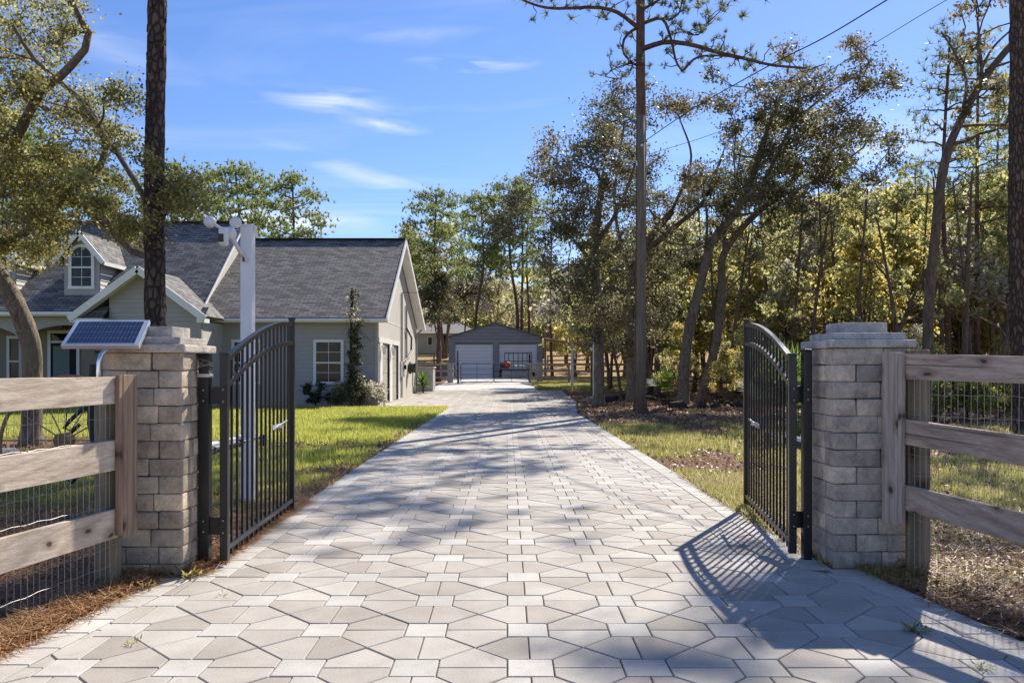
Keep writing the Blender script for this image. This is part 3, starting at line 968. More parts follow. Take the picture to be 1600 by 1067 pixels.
st = np.concatenate([straw(42000, -3.9, -2.3, 2.4, 6.6, 31, lambda x, y: .25 + .75 * smooth(.75, 0, -2.62 - x), .09),
                     straw(60000, -8, -2.2, 4.0, 12, 32, lambda x, y: 1 - .7 * grassness(x, y), .04, .003),
                     straw(30000, 2.5, 5.2, 3.5, 9, 33, lambda x, y: .25 + .6 * smooth(.6, 0, x - 2.8), .06),
                     straw(9000, -2.32, -2.1, 5.8, 9, 34), straw(9000, 2.3, 3.4, 6.5, 11, 35)])
tag(fast_mesh('pine_straw', st, 3, M['straw']), 'orange brown pine straw heaped along the driveway edge', 'pine straw', kind='stuff')
# ------------------------------------------------------------------ stone gate pillars
def stone_variant(L, D, H, seed):
    """a split-faced wall block with worn rounded arrises, centred on the origin"""
    r = random.Random(seed)
    bm_ = bmesh.new()
    bmesh.ops.create_cube(bm_, size=1)
    for v in bm_.verts: v.co = Vector((v.co.x * L, v.co.y * D, v.co.z * H))
    bmesh.ops.bevel(bm_, geom=bm_.edges[:], offset=.011, segments=2, profile=.6, affect='EDGES')
    off = Vector((r.random() * 50, r.random() * 50, r.random() * 50))
    for v in bm_.verts:
        v.co += mnoise.noise_vector(v.co * 11 + off) * .0065
    me = bpy.data.meshes.new('stone'); bm_.to_mesh(me); bm_.free()
    me.shade_smooth()
    return me
stone_cache = {}
def stone(parent, c, L, D, H, mat, rz=0):
    key = (round(L, 2), round(D, 2), round(H, 3), mat.name, rnd.randrange(5))
    if key not in stone_cache:
        me = stone_variant(L - .004, D - .004, H - .003, hash(key) % 9999); me.materials.append(mat)
        stone_cache[key] = me
    ob = bpy.data.objects.new('stone', stone_cache[key])
    col.objects.link(ob); ob.parent = parent
    ob.location = Vector(c) - org(parent) + Vector((rnd.gauss(0, .0022), rnd.gauss(0, .0022), 0))
    ob.rotation_euler = (0, 0, rz + rnd.gauss(0, .006))

def pillar(x0, x1, y0, zb, courses, mat, capmat, label, ch, hw):
    W_ = x1 - x0
    y1 = y0 + W_
    cx, cy = (x0 + x1) / 2, (y0 + y1) / 2
    t = thing('stone_pillar', label, 'gate pillar', (cx, cy, 0), 'stone pillars of the gate')
    MB().bb(x0 + .03, x1 - .03, y0 + .03, y1 - .03, -.1, zb + courses * ch).build('core', M['mortar'], t)
    d = .17
    for k in range(courses):
        z = zb + ch * (k + .5)
        if k % 2 == 0:
            s_ = x0 + W_ * (.62 + rnd.uniform(-.05, .05))
            for a_, b_ in ((x0, s_), (s_, x1)):
                stone(t, ((a_ + b_) / 2, y0 + d / 2, z), b_ - a_, d, ch, mat)
                stone(t, ((a_ + b_) / 2, y1 - d / 2, z), b_ - a_, d, ch, mat)
            for xx in (x0 + d / 2, x1 - d / 2):
                stone(t, (xx, cy, z), d, W_ - 2 * d, ch, mat)
        else:
            sp_ = y0 + W_ * (.36 + rnd.uniform(-.04, .04))
            for xx in (x0 + d / 2, x1 - d / 2):
                stone(t, (xx, (y0 + sp_) / 2, z), d, sp_ - y0, ch, mat)
                stone(t, (xx, (sp_ + y1) / 2, z), d, y1 - sp_, ch, mat)
            for yy in (y0 + d / 2, y1 - d / 2):
                stone(t, (cx, yy, z), W_ - 2 * d, d, ch, mat)
    zt = zb + courses * ch
    MB().box((cx, cy, zt + .031), (hw[0] * 2, hw[0] * 2, .060)).build('cap_stone', capmat, t, bevel=.012)
    MB().box((cx, cy, zt + .088), (hw[1] * 2, hw[1] * 2, .052)).build('cap_stone', capmat, t, bevel=.008)
    MB().box((cx, cy, zt + .115 + .04), (hw[2] * 2, hw[2] * 2, .080)).build('cap_stone', capmat, t, bevel=.006)
    return t
pillar(2.425, 2.995, 6.01, -.005, 13, M['stoneR'], M['cap'], 'grey stacked-stone gate pillar with pale stepped cap, beside the brown board fence', .1262, (.318, .262, .168))
pillar(-2.90, -2.325, 5.79, -.045, 13, M['stoneL'], M['capL'], 'tan stacked-stone gate pillar with stepped cap behind the solar panel', .1262, (.318, .262, .168))

# ------------------------------------------------------------------ gate posts and leaves
def gate_post(x, y, h, wd, label, band):
    t = thing('gate_post', label, 'gate post', (x, y, 0), 'black posts the gate leaves hang on')
    MB().bb(x - wd / 2, x + wd / 2, y - wd / 2, y + wd / 2, -.08, h).build('post', M['black'], t, bevel=.004)
    MB().box((x, y, h + .006), (wd + .012, wd + .012, .012)).build('cap', M['black'], t, bevel=.003)
    if band:
        MB().box((x, y, h - .155), (wd + .012, wd + .012, .026)).build('clamp_band', M['steel'], t, bevel=.002)
        mb = MB()
        for k in range(4):
            pts = [(x - wd * .9 + a * wd * 1.8, y - wd / 2 - .008 - .01 * math.sin(a * 3.1), h - .05 - .013 * k + .03 * math.sin(a * 4 + k * 1.7) * .5) for a in np.linspace(0, 1, 9)]
            mb.tube(pts, .0016, 4)
        pts = [(x - .32 + .33 * a, y - .35 + .32 * a, h - .16 + .09 * a + .05 * math.sin(a * 7)) for a in np.linspace(0, 1, 16)]
        mb.tube(pts, .0014, 4)
        mb.build('wire_ties', M['wire'], t)
    for z in (.3, 1.28):
        mb = MB()
        for dz in (-.04, .04):
            mb.tube([(x, y - wd / 2 - .004, z + dz), (x, y - wd / 2, z + dz)], .006, 6)
        mb.build('bolts', M['steel'], t)
    return t
gate_post(2.331, 6.305, 1.62, .066, 'black steel post against the grey stone pillar carrying the right gate leaf', False)
gate_post(-2.275, 6.10, 1.585, .078, 'black steel post wrapped with a metal band against the tan stone pillar', True)

def gate_leaf(hx, hy, lx, ly, zr, hd, label):
    """leaf from hinge (hx,hy) to latch (lx,ly)"""
    H, L = Vector((hx, hy, 0)), Vector((lx, ly, 0))
    d = (L - H); ln = d.length; d.normalize(); n = Vector((d.y, -d.x, 0))
    t = thing('gate_leaf', label, 'gate', (hx, hy, 0), 'black arched driveway gate leaves')
    P = lambda u, z: H + d * u + Vector((0, 0, z))
    ax = (d, n, (0, 0, 1))
    sw = .058
    MB().obox(P(0, .04 + (1.585 - .04) / 2), ax, (sw / 2, sw / 2, (1.585 - .04) / 2)).build('hinge_stile', M['black'], t, bevel=.003)
    MB().obox(P(0, 1.592), ax, (sw / 2 + .005, sw / 2 + .005, .008)).build('stile_cap', M['black'], t, bevel=.002)
    MB().obox(P(ln, .04 + 1.94 / 2), ax, (.027, .027, 1.94 / 2)).build('latch_stile', M['black'], t, bevel=.003)
    MB().obox(P(ln, 1.988), ax, (.032, .032, .008)).build('stile_cap', M['black'], t, bevel=.002)
    zt = lambda u: 1.535 + (1.925 - 1.535) * math.sin(min(1, u / (ln - .03)) * math.pi / 2) ** .92
    us = np.linspace(.02, ln - .02, 20)
    def arch(off, name):
        mb = MB(); k0 = 0; w_, h_ = .021, .02
        for i, u in enumerate(us):
            z = zt(u) + off
            du = .01; sl_ = (zt(u + du) - zt(max(0, u - du))) / (2 * du) if u > du else (zt(u + du) - zt(u)) / du
            nn_ = Vector((-sl_, 1)).normalized()
            for a_, b_ in ((-w_, -h_), (w_, -h_), (w_, h_), (-w_, h_)):
                mb.v.append(tuple(H + d * (u + nn_.x * b_) + n * a_ + Vector((0, 0, z + nn_.y * b_))))
            if i:
                q = 4 * (i - 1)
                for a_ in range(4):
                    b_ = (a_ + 1) % 4
                    mb.f.append((q + a_, q + b_, q + 4 + b_, q + 4 + a_))
        mb.f.append((3, 2, 1, 0)); q = 4 * (len(us) - 1); mb.f.append((q, q + 1, q + 2, q + 3))
        mb.build(name, M['black'], t, bevel=.002)
    arch(0, 'arched_top_rail'); arch(-.195, 'arched_middle_rail')
    MB().beam(P(.025, .13), P(ln - .025, .13), .038, .042).build('bottom_rail', M['black'], t, bevel=.003)
    for k in range(14):
        u = .03 + (ln - .06) * (k + 1) / 15
        MB().obox(P(u, (.055 + zt(u)) / 2), ax, (.0095, .0095, (zt(u) - .055) / 2)).build('picket', M['black'], t, bevel=.0012)
    for z in (.30, 1.28):
        b_ = MB(); hv = Vector((hd, 0, 0))
        b_.obox(H + hv * .5 + Vector((0, .0, z)), ((1, 0, 0), (0, 1, 0), (0, 0, 1)), (abs(hd) * .5 - .03, .006, .065))
        b_.obox(H + Vector((0, -sw / 2 - .004, z)), ((1, 0, 0), (0, 1, 0), (0, 0, 1)), (.026, .004, .07))
        h_ = b_.build('hinge', M['black'], t, bevel=.002)
        s_ = MB()
        for dz in (-.045, .045): s_.ball((hx, hy - sw / 2 - .009, z + dz), .0065, 8, 5)
        s_.build('bolts', M['steel'], h_)
    # bolt latch on the leaf
    lb = MB(); u0 = ln * .60; u1 = ln * .80
    side = -n if (n.x > 0) == (hx > 0) else n
    side = Vector((-1 if hx > 0 else 1, 0, 0))
    lb.obox(P((u0 + u1) / 2, .93) + side * .02, (d, side, (0, 0, 1)), ((u1 - u0) / 2, .004, .022), .002)
    la = lb.build('latch', M['steel'], t)
    MB().tube([P(u0 - .02, .915) + side * .03, P(u1 + .09, .965) + side * .03], .008, 8).build('bolt', M['steel'], la)
    MB().tube([P((u0 + u1) / 2, .92) + side * .03, P((u0 + u1) / 2 - .03, .88) + side * .05], .006, 6).build('bolt_handle', M['rust'], la)
    # bracket for the opener
    MB().obox(P(ln * .55, .83) + -side * .035, (d, side, (0, 0, 1)), (.04, .02, .05), .003).build('opener_bracket', M['black'], t)
    return t, P, -side, ln
_, PL, sL, lnL = gate_leaf(-2.125, 6.09, -2.215, 8.33, 0, -.15, 'left open leaf of the black arched gate, in front of the white post')
_, PR, sR, lnR = gate_leaf(2.232, 6.34, 2.537, 8.59, 0, .10, 'right open leaf of the black arched gate, casting its barred shadow on the pavers')
def opener(p0, p1, label):
    t = thing('gate_opener', label, 'gate opener', p0, 'ram arms that swing the gate leaves')
    p0, p1 = Vector(p0), Vector(p1); q = p0.lerp(p1, .58)
    MB().tube([p0, q], .036, 12).build('ram_housing', M['blackdull'], t, smooth=False)
    MB().tube([p0 + Vector((0, 0, .045)), q + Vector((0, 0, .045))], .022, 10).build('ram_cover', M['plasticw'], t)
    MB().tube([q, p1], .014, 10).build('ram_rod', M['chrome'], t)
    MB().obox(p0 + Vector((0, -.02, 0)), ((1, 0, 0), (0, 1, 0), (0, 0, 1)), (.05, .06, .03), .006).build('mount_bracket', M['blackdull'], t)
opener((-2.40, 6.52, .82), PL(lnL * .55, .86) + sL * .05, 'black and white ram arm behind the left gate leaf')
opener((2.56, 6.72, .80), PR(lnR * .55, .86) + sR * .05, 'black and white ram arm behind the right gate leaf')

# ------------------------------------------------------------------ three-board fences with welded wire
def board_fence(a, b, zs0, zs1, out, rail_mat, up_mat, label, y_ext, group, postc, post_h, meshz):
    """a=(x,y) end at the pillar, b=(x,y) nearer point; rails extended on to y_ext. out=+1: faces +x"""
    ax_, ay_ = a; bx_, by_ = b
    k = (y_ext - ay_) / (by_ - ay_)
    ex = ax_ + (bx_ - ax_) * k
    A = Vector((ax_, ay_, 0)); E = Vector((ex, y_ext, 0))
    d = (E - A).normalized()
    nrm = Vector((-d.y, d.x, 0));
    if nrm.x * out < 0: nrm = -nrm
    t = thing('board_fence', label, 'fence', (ax_, ay_, 0), group)
    TH = .038
    for (t0, b0), (t1, b1) in zip(zs0, zs1):
        tE = t0 + (t1 - t0) * k; bE = b0 + (b1 - b0) * k
        p0 = A + Vector((0, 0, (t0 + b0) / 2)) - nrm * TH / 2
        p1 = E + Vector((0, 0, (tE + bE) / 2)) - nrm * TH / 2
        L = (p1 - p0).length
        # board with a subtly uneven outline; local Y runs along the board
        me_b = MB(); nseg = 14
        for i in range(nseg + 1):
            y_ = L * i / nseg
            hh = (t0 - b0) / 2 + ((tE - bE) - (t0 - b0)) / 2 * i / nseg
            w1 = .0022 * math.sin(i * 1.3 + t0 * 7) + rnd.uniform(-.0015, .0015); w2 = rnd.uniform(-.0015, .0015)
            for sx_, sz_ in ((-1, -1), (1, -1), (1, 1), (-1, 1)):
                me_b.v.append((sx_ * TH / 2, y_, sz_ * hh + (w1 if sz_ > 0 else w2)))
            if i:
                q = 4 * (i - 1)
                for e in range(4):
                    f = (e + 1) % 4
                    me_b.f.append((q + e, q + f, q + 4 + f, q + 4 + e))
        me_b.f.append((3, 2, 1, 0)); q = 4 * nseg; me_b.f.append((q, q + 1, q + 2, q + 3))
        ob = me_b.build('rail', rail_mat, None, bevel=.003)
        dd = (p1 - p0).normalized()
        ob.parent = t; ob.location = p0 - org(t)
        ob.rotation_euler = dd.to_track_quat('Y', 'Z').to_euler()
        nl = MB()
        for yy_, zz_ in ((.10, .055), (.115, -.05), (.13, .0), (2.62, .05), (2.60, -.05)):
            if yy_ < L: nl.tube([(out * TH / 2 - out * .001, yy_, zz_), (out * (TH / 2 + .0022), yy_, zz_)], .0055, 7)
        nl = nl.build('nail_heads', M['rust'], None, kind='stuff'); nl.parent = ob
    # upright cover board over the rail ends
    c0 = A - d * .05 + nrm * .021
    hb = (zs0[0][0] + .012 - .352) / 2
    ob = MB().obox((0, 0, 0), (d, nrm, (0, 0, 1)), (.072, .019, hb)).build('cover_board', up_mat, None, bevel=.004)
    ob.parent = t; ob.location = c0 + Vector((0, 0, .352 + hb)) - org(t)
    # second thinner strip nailed on its near edge
    ob = MB().obox((0, 0, 0), (d, nrm, (0, 0, 1)), (.017, .016, hb - .012)).build('cover_strip', up_mat, None, bevel=.003)
    ob.parent = t; ob.location = c0 + d * .0905 - nrm * .0 + Vector((0, 0, .36 + hb)) - org(t)
    # posts
    for i, yy in enumerate((postc[1], postc[1] - 2.6)):
        xx = postc[0] + (bx_ - ax_) * (yy - postc[1]) / (by_ - ay_)
        pts = [(0, 0, -.2), (0, 0, post_h * .5), (0, 0, post_h - .02), (0, 0, post_h)]
        ob = MB().tube(pts, [.084, .081, .08, .074], 20, fn=lambda i_, j_: 1 + .02 * math.sin(j_ * 2.3)).build('post', M['post'], None, smooth=False)
        ob.parent = t; ob.location = Vector((xx, yy, 0)) - org(t)
        md = ob.modifiers.new('bevel', 'BEVEL'); md.width = .004; md.segments = 1
    # welded wire: verticals every 5 cm, horizontals every 15 cm
    mb = MB()
    off = -nrm * (TH + .004)
    L = (E - A).length
    top0 = zs0[0][0] - .04
    n_v = int(L / .05)
    for i in range(1, n_v):
        u = i * .05
        wob = .006 * math.sin(u * 9)
        p = A + d * u + off + nrm * wob
        ztop = top0
        mb.tube([p + Vector((0, 0, meshz)), p + nrm * rnd.uniform(-.004, .004) + d * rnd.uniform(-.004, .004) + Vector((0, 0, ztop * .5)), p + Vector((0, 0, ztop))], .0017, 4, cap=False)
    hs = [meshz + .01, .16, .29, .42, .57, .72, .86, 1.01, 1.16, 1.30]
    for z in hs:
        pts = [A + d * u + off + nrm * (.006 * math.sin(u * 9)) + Vector((0, 0, z + .004 * math.sin(u * 31) + .008 * math.sin(u * 3 + z * 9))) for u in np.arange(.02, L, .05)]
        mb.tube(pts, .0017 if z > .2 else .0015, 4, cap=False)
    mb.build('welded_wire', M['wire'], t, fix=False, kind='stuff')
    return t
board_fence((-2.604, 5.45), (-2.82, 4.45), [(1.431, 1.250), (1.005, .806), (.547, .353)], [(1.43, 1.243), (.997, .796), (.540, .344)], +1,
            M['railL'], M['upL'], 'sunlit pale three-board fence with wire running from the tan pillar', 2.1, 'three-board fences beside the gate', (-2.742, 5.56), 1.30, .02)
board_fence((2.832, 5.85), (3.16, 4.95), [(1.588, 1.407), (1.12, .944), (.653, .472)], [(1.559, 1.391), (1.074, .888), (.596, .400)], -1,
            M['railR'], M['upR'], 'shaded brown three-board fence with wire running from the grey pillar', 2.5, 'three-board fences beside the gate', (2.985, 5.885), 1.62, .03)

# ------------------------------------------------------------------ solar panel on its pipe
t = thing('solar_panel', 'small dark blue solar panel tilted on a chrome pipe before the tan pillar', 'solar panel', (-2.81, 5.62, 0))
B0, B1, T0 = Vector((-3.09, 5.6, 1.645)), Vector((-2.548, 5.6, 1.645)), Vector((-3.19, 6.0, 1.842))
T1 = T0 + (B1 - B0)
ux = (B1 - B0); uy = (T0 - B0)
nv = ux.cross(uy).normalized()
if nv.z < 0: nv = -nv
mb = MB(); mb.poly([B0, B1, T1, T0], nv, .030); mb.build('frame', M['alu'], t, bevel=.002)
q = lambda a, b_, h: B0 + ux * a + uy * b_ + nv * h
mb = MB(); mb.add([q(.045, .05, .002), q(.955, .05, .002), q(.955, .95, .002), q(.045, .95, .002)], [(0, 1, 2, 3)]); mb.build('backing_sheet', M['cellgap'], t, fix=False)
mb = MB()
nc_, nr_ = 18, 4
for i in range(nc_):
    for j in range(nr_):
        a0, a1 = .06 + .88 * i / nc_, .06 + .88 * (i + .91) / nc_
        b0, b1 = .07 + .86 * j / nr_, .07 + .86 * (j + .94) / nr_
        mb.add([q(a0, b0, .0035), q(a1, b0, .0035), q(a1, b1, .0035), q(a0, b1, .0035)], [(0, 1, 2, 3)])
mb.build('cells', M['cell'], t, fix=False, kind='stuff')
ctr = q(.5, .5, -.05)
mb = MB()
pts = [Vector((-2.825, 5.60, -.05)), Vector((-2.825, 5.60, 1.45)), Vector((-2.822, 5.60, 1.53)), Vector((-2.81, 5.61, 1.585)), Vector((-2.79, 5.65, 1.622)), Vector((-2.80, 5.74, 1.67)), ctr]
mb.tube(pts, .0165, 14); mb.build('bent_pipe', M['chrome'], t, smooth=True)
mb = MB(); mb.tube([(-2.87, 5.64, 1.60), (-2.80, 5.62, 1.60)], .009, 8); mb.build('pipe_bracket', M['blackdull'], t)

# ------------------------------------------------------------------ white post and its camera floodlight
t = thing('white_post', 'tall square white vinyl post standing behind the left gate leaf', 'post', (-2.87, 8.9, 0))
MB().bb(-2.935, -2.808, 8.9, 9.027, -.1, 3.04).build('post', M['vinyl'], t, bevel=.006)
mb = MB(); mb.bb(-2.94, -2.803, 8.895, 9.032, 3.04, 3.06); mb.build('post_cap', M['vinyl'], t, bevel=.006)
mb = MB(); mb.beam((-2.80, 8.96, 3.02), (-2.765, 8.97, 2.92), .014, .03); mb.ball((-2.79, 8.96, 3.03), .026, 10, 6); mb.build('side_bracket', M['vinyl'], t)
Dm = 8.75
t = thing('floodlight_camera', 'white twin-head floodlight with camera on the tall white post', 'security light', W(381, 401, 8.86), 'fittings on the white post')
a0 = W(380, 402, 8.88); a1 = W(363, 372, 8.72)
MB().tube([a0, a0.lerp(a1, .5), a1], [.026, .022, .026], 12).build('arm', M['plasticw'], t, smooth=True)
MB().tube([W(381, 404, 8.895), W(381, 404, 8.86)], .04, 14).build('mount_plate', M['plasticw'], t)
MB().tube([a0 + Vector((.012, -.03, -.005)), a0 + Vector((.016, -.03, -.05))], .011, 8).build('motion_sensor', M['darkbrown'], t)
c_ = W(359, 365, 8.72)
MB().ball(c_, .072, 18, 12).build('swivel_housing', M['plasticw'], t, smooth=True)
cb = W(349.5, 370, 8.60)
body = MB().box(cb, (.098, .10, .20), .035, rz=.2).build('camera_body', M['plasticw'], t, bevel=.01)
MB().box(cb + Vector((-.011, -.055, -.02)), (.055, .012, .085), .004, rz=.2).build('camera_window', M['darkbrown'], body)
for px, py, dd in ((328, 347, 8.62), (368, 348, 8.80)):
    c2 = W(px, py, dd)
    lh = MB().ball(c2, .066, 16, 10, (1, .75, .95)).build('lamp_head', M['plasticw'], t, smooth=True)
    MB().tube([c2, c_], .017, 8).build('lamp_arm', M['plasticw'], lh)
# ------------------------------------------------------------------ yard ornaments seen past the left fence
t = thing('wagon_wheel', 'old brown wagon wheel leaning on its rim behind the pale board fence', 'wagon wheel', (-5.15, 9.4, .6))
cw = Vector((-5.25, 9.6, .62)); Rw = .76
mb = MB(); mb.tube([cw + Vector((math.cos(a) * Rw, .12 * math.sin(a), math.sin(a) * Rw)) for a in np.linspace(0, 2 * math.pi, 41)], .022, 8, cap=False); mb.build('rim', M['wheelwood'], t)
mb = MB(); mb.tube([cw + Vector((0, -.09, 0)), cw + Vector((0, .09, 0))], .09, 12); mb.build('hub', M['wheelwood'], t)
for k in range(12):
    a = k * math.pi / 6
    MB().tube([cw + Vector((math.cos(a) * .08, .012 * math.sin(a), math.sin(a) * .08)), cw + Vector((math.cos(a) * Rw, .12 * math.sin(a), math.sin(a) * Rw))], .008, 6).build('spoke', M['wheelwood'], t)
t = thing('iron_plant_stand', 'black curled iron garden stand behind the pale board fence post', 'plant stand', (-4.35, 8.5, 0))
bx_, by_ = -4.35, 8.5
MB().tube([(bx_ + .04, by_, -.02), (bx_ + .05, by_, .5), (bx_ - .02, by_, .9), (bx_ + .02, by_, 1.52)], [.03, .035, .04, .05], 8).build('stem', M['blackdull'], t)
for sg, z in ((-1, .42), (1, .40), (-1, .95), (1, 1.0)):
    pts = [(bx_, by_, z + .12), (bx_ + sg * .12, by_ + .03, z + .10), (bx_ + sg * .24, by_, z - .02), (bx_ + sg * .30, by_, z - .10), (bx_ + sg * .22, by_, z - .14), (bx_ + sg * .14, by_, z - .06)]
    MB().tube(pts, .022, 6).build('scroll', M['blackdull'], t)
# rocks edging the oak bed
for i in range(9):
    x = -13.2 + i * .62; y = 13.1 + .25 * math.sin(i * 1.1)
    ob = MB().ball((x, y, .03), .2 + .06 * math.sin(i * 5), 9, 6, (1.3, .8, .55), lambda d_: 1 + .25 * mnoise.noise(d_ * 2 + Vector((i * 3, 0, 0)))).build('rock', M['rock'])
    tag(ob, 'grey edging rock in the row before the leaning oak, seen through the left fence wire', 'rock', 'rocks edging the oak bed')
# small things on the paving
def weed(x, y, s_, label, n=26, mat='grassR'):
    r = np.random.default_rng(int(abs(x * 100) + y * 10))
    v = []
    for k in range(n):
        a = r.random() * 6.28; l = s_ * (.4 + .8 * r.random()); up = l * (.3 + .7 * r.random()); wv_ = s_ * .07
        p = np.array([x + r.normal(0, s_ * .25), y + r.normal(0, s_ * .25), -.004]); q_ = p + np.array([math.cos(a) * l, math.sin(a) * l, up])
        sd_ = np.array([-math.sin(a), math.cos(a), 0]) * wv_
        v += [p - sd_ * .5, p + sd_ * .5, q_]
        m_ = (p + q_) / 2
        v += [m_ - sd_ * 1.2, q_ + sd_, m_ + sd_ * 1.5]
    tag(fast_mesh('weed', np.array(v), 3, M[mat]), label, 'weed', 'weeds in the paving joints')
weed(2.31, 4.58, .085, 'green weed growing from a paver joint in the stripes of shadow', 46, 'lime')
weed(2.36, 4.02, .06, 'small weed in a paver joint at the bottom right corner', 24, 'lime')
weed(-2.26, 5.78, .11, 'tuft of grass at the foot of the tan pillar', 60)
weed(-2.18, 6.2, .08, 'reddish weed under the black post of the left gate', 30, 'straw')
weed(-2.44, 5.5, .08, 'dry tuft of weeds at the paving edge before the tan pillar', 30, 'drygrass')
weed(-2.02, 4.36, .05, 'tiny green weed at the edge course of the left paving', 20)
weed(-1.86, 5.3, .04, 'tiny weed in a joint near the left pillar', 16)
# ------------------------------------------------------------------ house
house = thing('house', 'grey lap-sided house with shingled gable roofs, white trim and dormers', 'house', (-12, 31, 0))
def shingle_face(pts, uvs, name='roof_slope', th=.06):
    """sloped roof panel with real thickness; uv in metres"""
    me = bpy.data.meshes.new(name)
    P3 = [Vector(p) - org(house) for p in pts]
    n_ = (P3[1] - P3[0]).cross(P3[-1] - P3[0]).normalized()
    if n_.z < 0: n_ = -n_
    v = P3 + [p - n_ * th for p in P3]; k = len(pts)
    f = [tuple(range(k)), tuple(range(k, 2 * k))[::-1]] + [(i, i + k, (i + 1) % k + k, (i + 1) % k) for i in range(k)]
    me.from_pydata([tuple(p) for p in v], [], f)
    uvl = me.uv_layers.new(name='UVMap')
    for p in me.polygons:
        for li in p.loop_indices:
            uvl.data[li].uv = uvs[me.loops[li].vertex_index % k]
    me.materials.append(M['shingle'])
    ob = bpy.data.objects.new(name, me); col.objects.link(ob); ob.parent = house
    ORG[ob.name] = org(house)
    return ob
def slope_uv(pts, along):
    al = Vector(along); o = Vector(pts[0])
    n_ = (Vector(pts[1]) - o).cross(Vector(pts[-1]) - o).normalized(); up = n_.cross(al).normalized()
    if up.z < 0: up = -up
    return [((Vector(p) - o).dot(al), (Vector(p) - o).dot(up)) for p in pts]
def roofp(pts, along=(1, 0, 0), **k): return shingle_face(pts, slope_uv(pts, along), **k)

def laps(mb, o, u, n, z0, z1, left, right, step=.165, proud=.030):
    """lap siding on the plane through o with horizontal axis u and normal n; left/right give the extent at a height"""
    o, u, n = Vector(o), Vector(u), Vector(n)
    z = z0
    while z < z1 - .01:
        zz = min(z + step, z1)
        l0, r0, l1, r1 = left(z), right(z), left(zz), right(zz)
        if r0 > l0 + .02:
            if r1 < l1: m_ = (l1 + r1) / 2; l1 = r1 = m_
            a = o + u * l0 + n * proud; b_ = o + u * r0 + n * proud
            c = o + u * r1 + n * .003; d = o + u * l1 + n * .003
            e = o + u * l0; f = o + u * r0
            for p, h in ((a, z), (b_, z), (c, zz), (d, zz), (e, z), (f, z)): p.z = h
            mb.add([a, b_, c, d, e, f], [(0, 1, 2, 3), (4, 5, 1, 0)])
        z = zz
def window(parent, cx, z0, wd, ht, y, grid=(2, 2), arched=False, name='window'):
    """double-hung window facing the camera (-y); outer size wd x ht; parts under the house, sub-parts under the frame"""
    fw = .11
    mb = MB()
    x0, x1 = cx - wd / 2, cx + wd / 2
    z1 = z0 + ht
    if not arched:
        mb.bb(x0, x1, y - .06, y, z1 - fw, z1); mb.bb(x0 - .02, x1 + .02, y - .075, y, z0, z0 + fw)
        mb.bb(x0, x0 + fw, y - .06, y, z0 + fw, z1 - fw); mb.bb(x1 - fw, x1, y - .06, y, z0 + fw, z1 - fw)
    else:
        zs = z1 - wd / 2
        mb.bb(x0 - .02, x1 + .02, y - .075, y, z0, z0 + fw)
        mb.bb(x0, x0 + fw, y - .06, y, z0 + fw, zs); mb.bb(x1 - fw, x1, y - .06, y, z0 + fw, zs)
        n_ = 12
        for i in range(n_):
            a0, a1 = math.pi * i / n_, math.pi * (i + 1) / n_
            ro, ri = wd / 2, wd / 2 - fw
            P = lambda r_, a_: (cx + r_ * math.cos(a_), zs + r_ * math.sin(a_))
            q = [P(ri, a0), P(ro, a0), P(ro, a1), P(ri, a1)]
            vs_ = [(p[0], y - .06, p[1]) for p in q] + [(p[0], y, p[1]) for p in q]
            mb.add(vs_, [(0, 1, 2, 3), (0, 4, 5, 1), (1, 5, 6, 2), (2, 6, 7, 3), (3, 7, 4, 0)])
    fr = mb.build(name, M['trim'], parent)
    gx0, gx1 = x0 + fw, x1 - fw
    zm = z0 + fw + (ht - 2 * fw) * .48
    MB().bb(gx0, gx1, y - .05, y - .01, zm - .03, zm + .03).build('meeting_rail', M['trim'], fr)
    MB().bb(gx0, gx1, y - .012, y - .008, z0 + fw, zm - .03).build('pane', M['glass'], fr)
    if arched:
        zs = z1 - wd / 2; ri = wd / 2 - fw
        pts = [(gx0, zm + .03), (gx1, zm + .03), (gx1, zs)] + [(cx + ri * math.cos(a), zs + ri * math.sin(a)) for a in np.linspace(0.1, math.pi - .1, 10)] + [(gx0, zs)]
        MB().add([(p[0], y - .01, p[1]) for p in pts], [tuple(range(len(pts)))]).build('pane', M['glass'], fr)
    else:
        MB().bb(gx0, gx1, y - .012, y - .008, zm + .03, z1 - fw).build('pane', M['glass'], fr)
    mb = MB()
    top = z1 - fw
    for a_, b_ in ((z0 + fw, zm - .03), (zm + .03, top)):
        if grid is None: break
        mb.bb(cx - .009, cx + .009, y - .022, y - .013, a_, b_)
        mb.bb(gx0, gx1, y - .0215, y - .0135, (a_ + b_) / 2 - .009, (a_ + b_) / 2 + .009)
    if mb.v: mb.build('muntins', M['trim'], fr)
    return fr

# --- garage wing
WX1, WY0, WY1 = -4.94, 31.0, 44.0
EZ = 3.18
mb = MB()
laps(mb, (0, WY0, 0), (1, 0, 0), (0, -1, 0), .28, EZ + .12, lambda z: -12.0, lambda z: WX1 - .10)
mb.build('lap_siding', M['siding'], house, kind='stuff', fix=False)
MB().bb(-12.0, WX1, WY0 - .03, WY0 + .2, -.1, .28).build('foundation', M['foundation'], house)
MB().bb(WX1 - .12, WX1, WY0 - .045, WY0 + .12, .28, EZ + .1).build('corner_board', M['siding'], house)
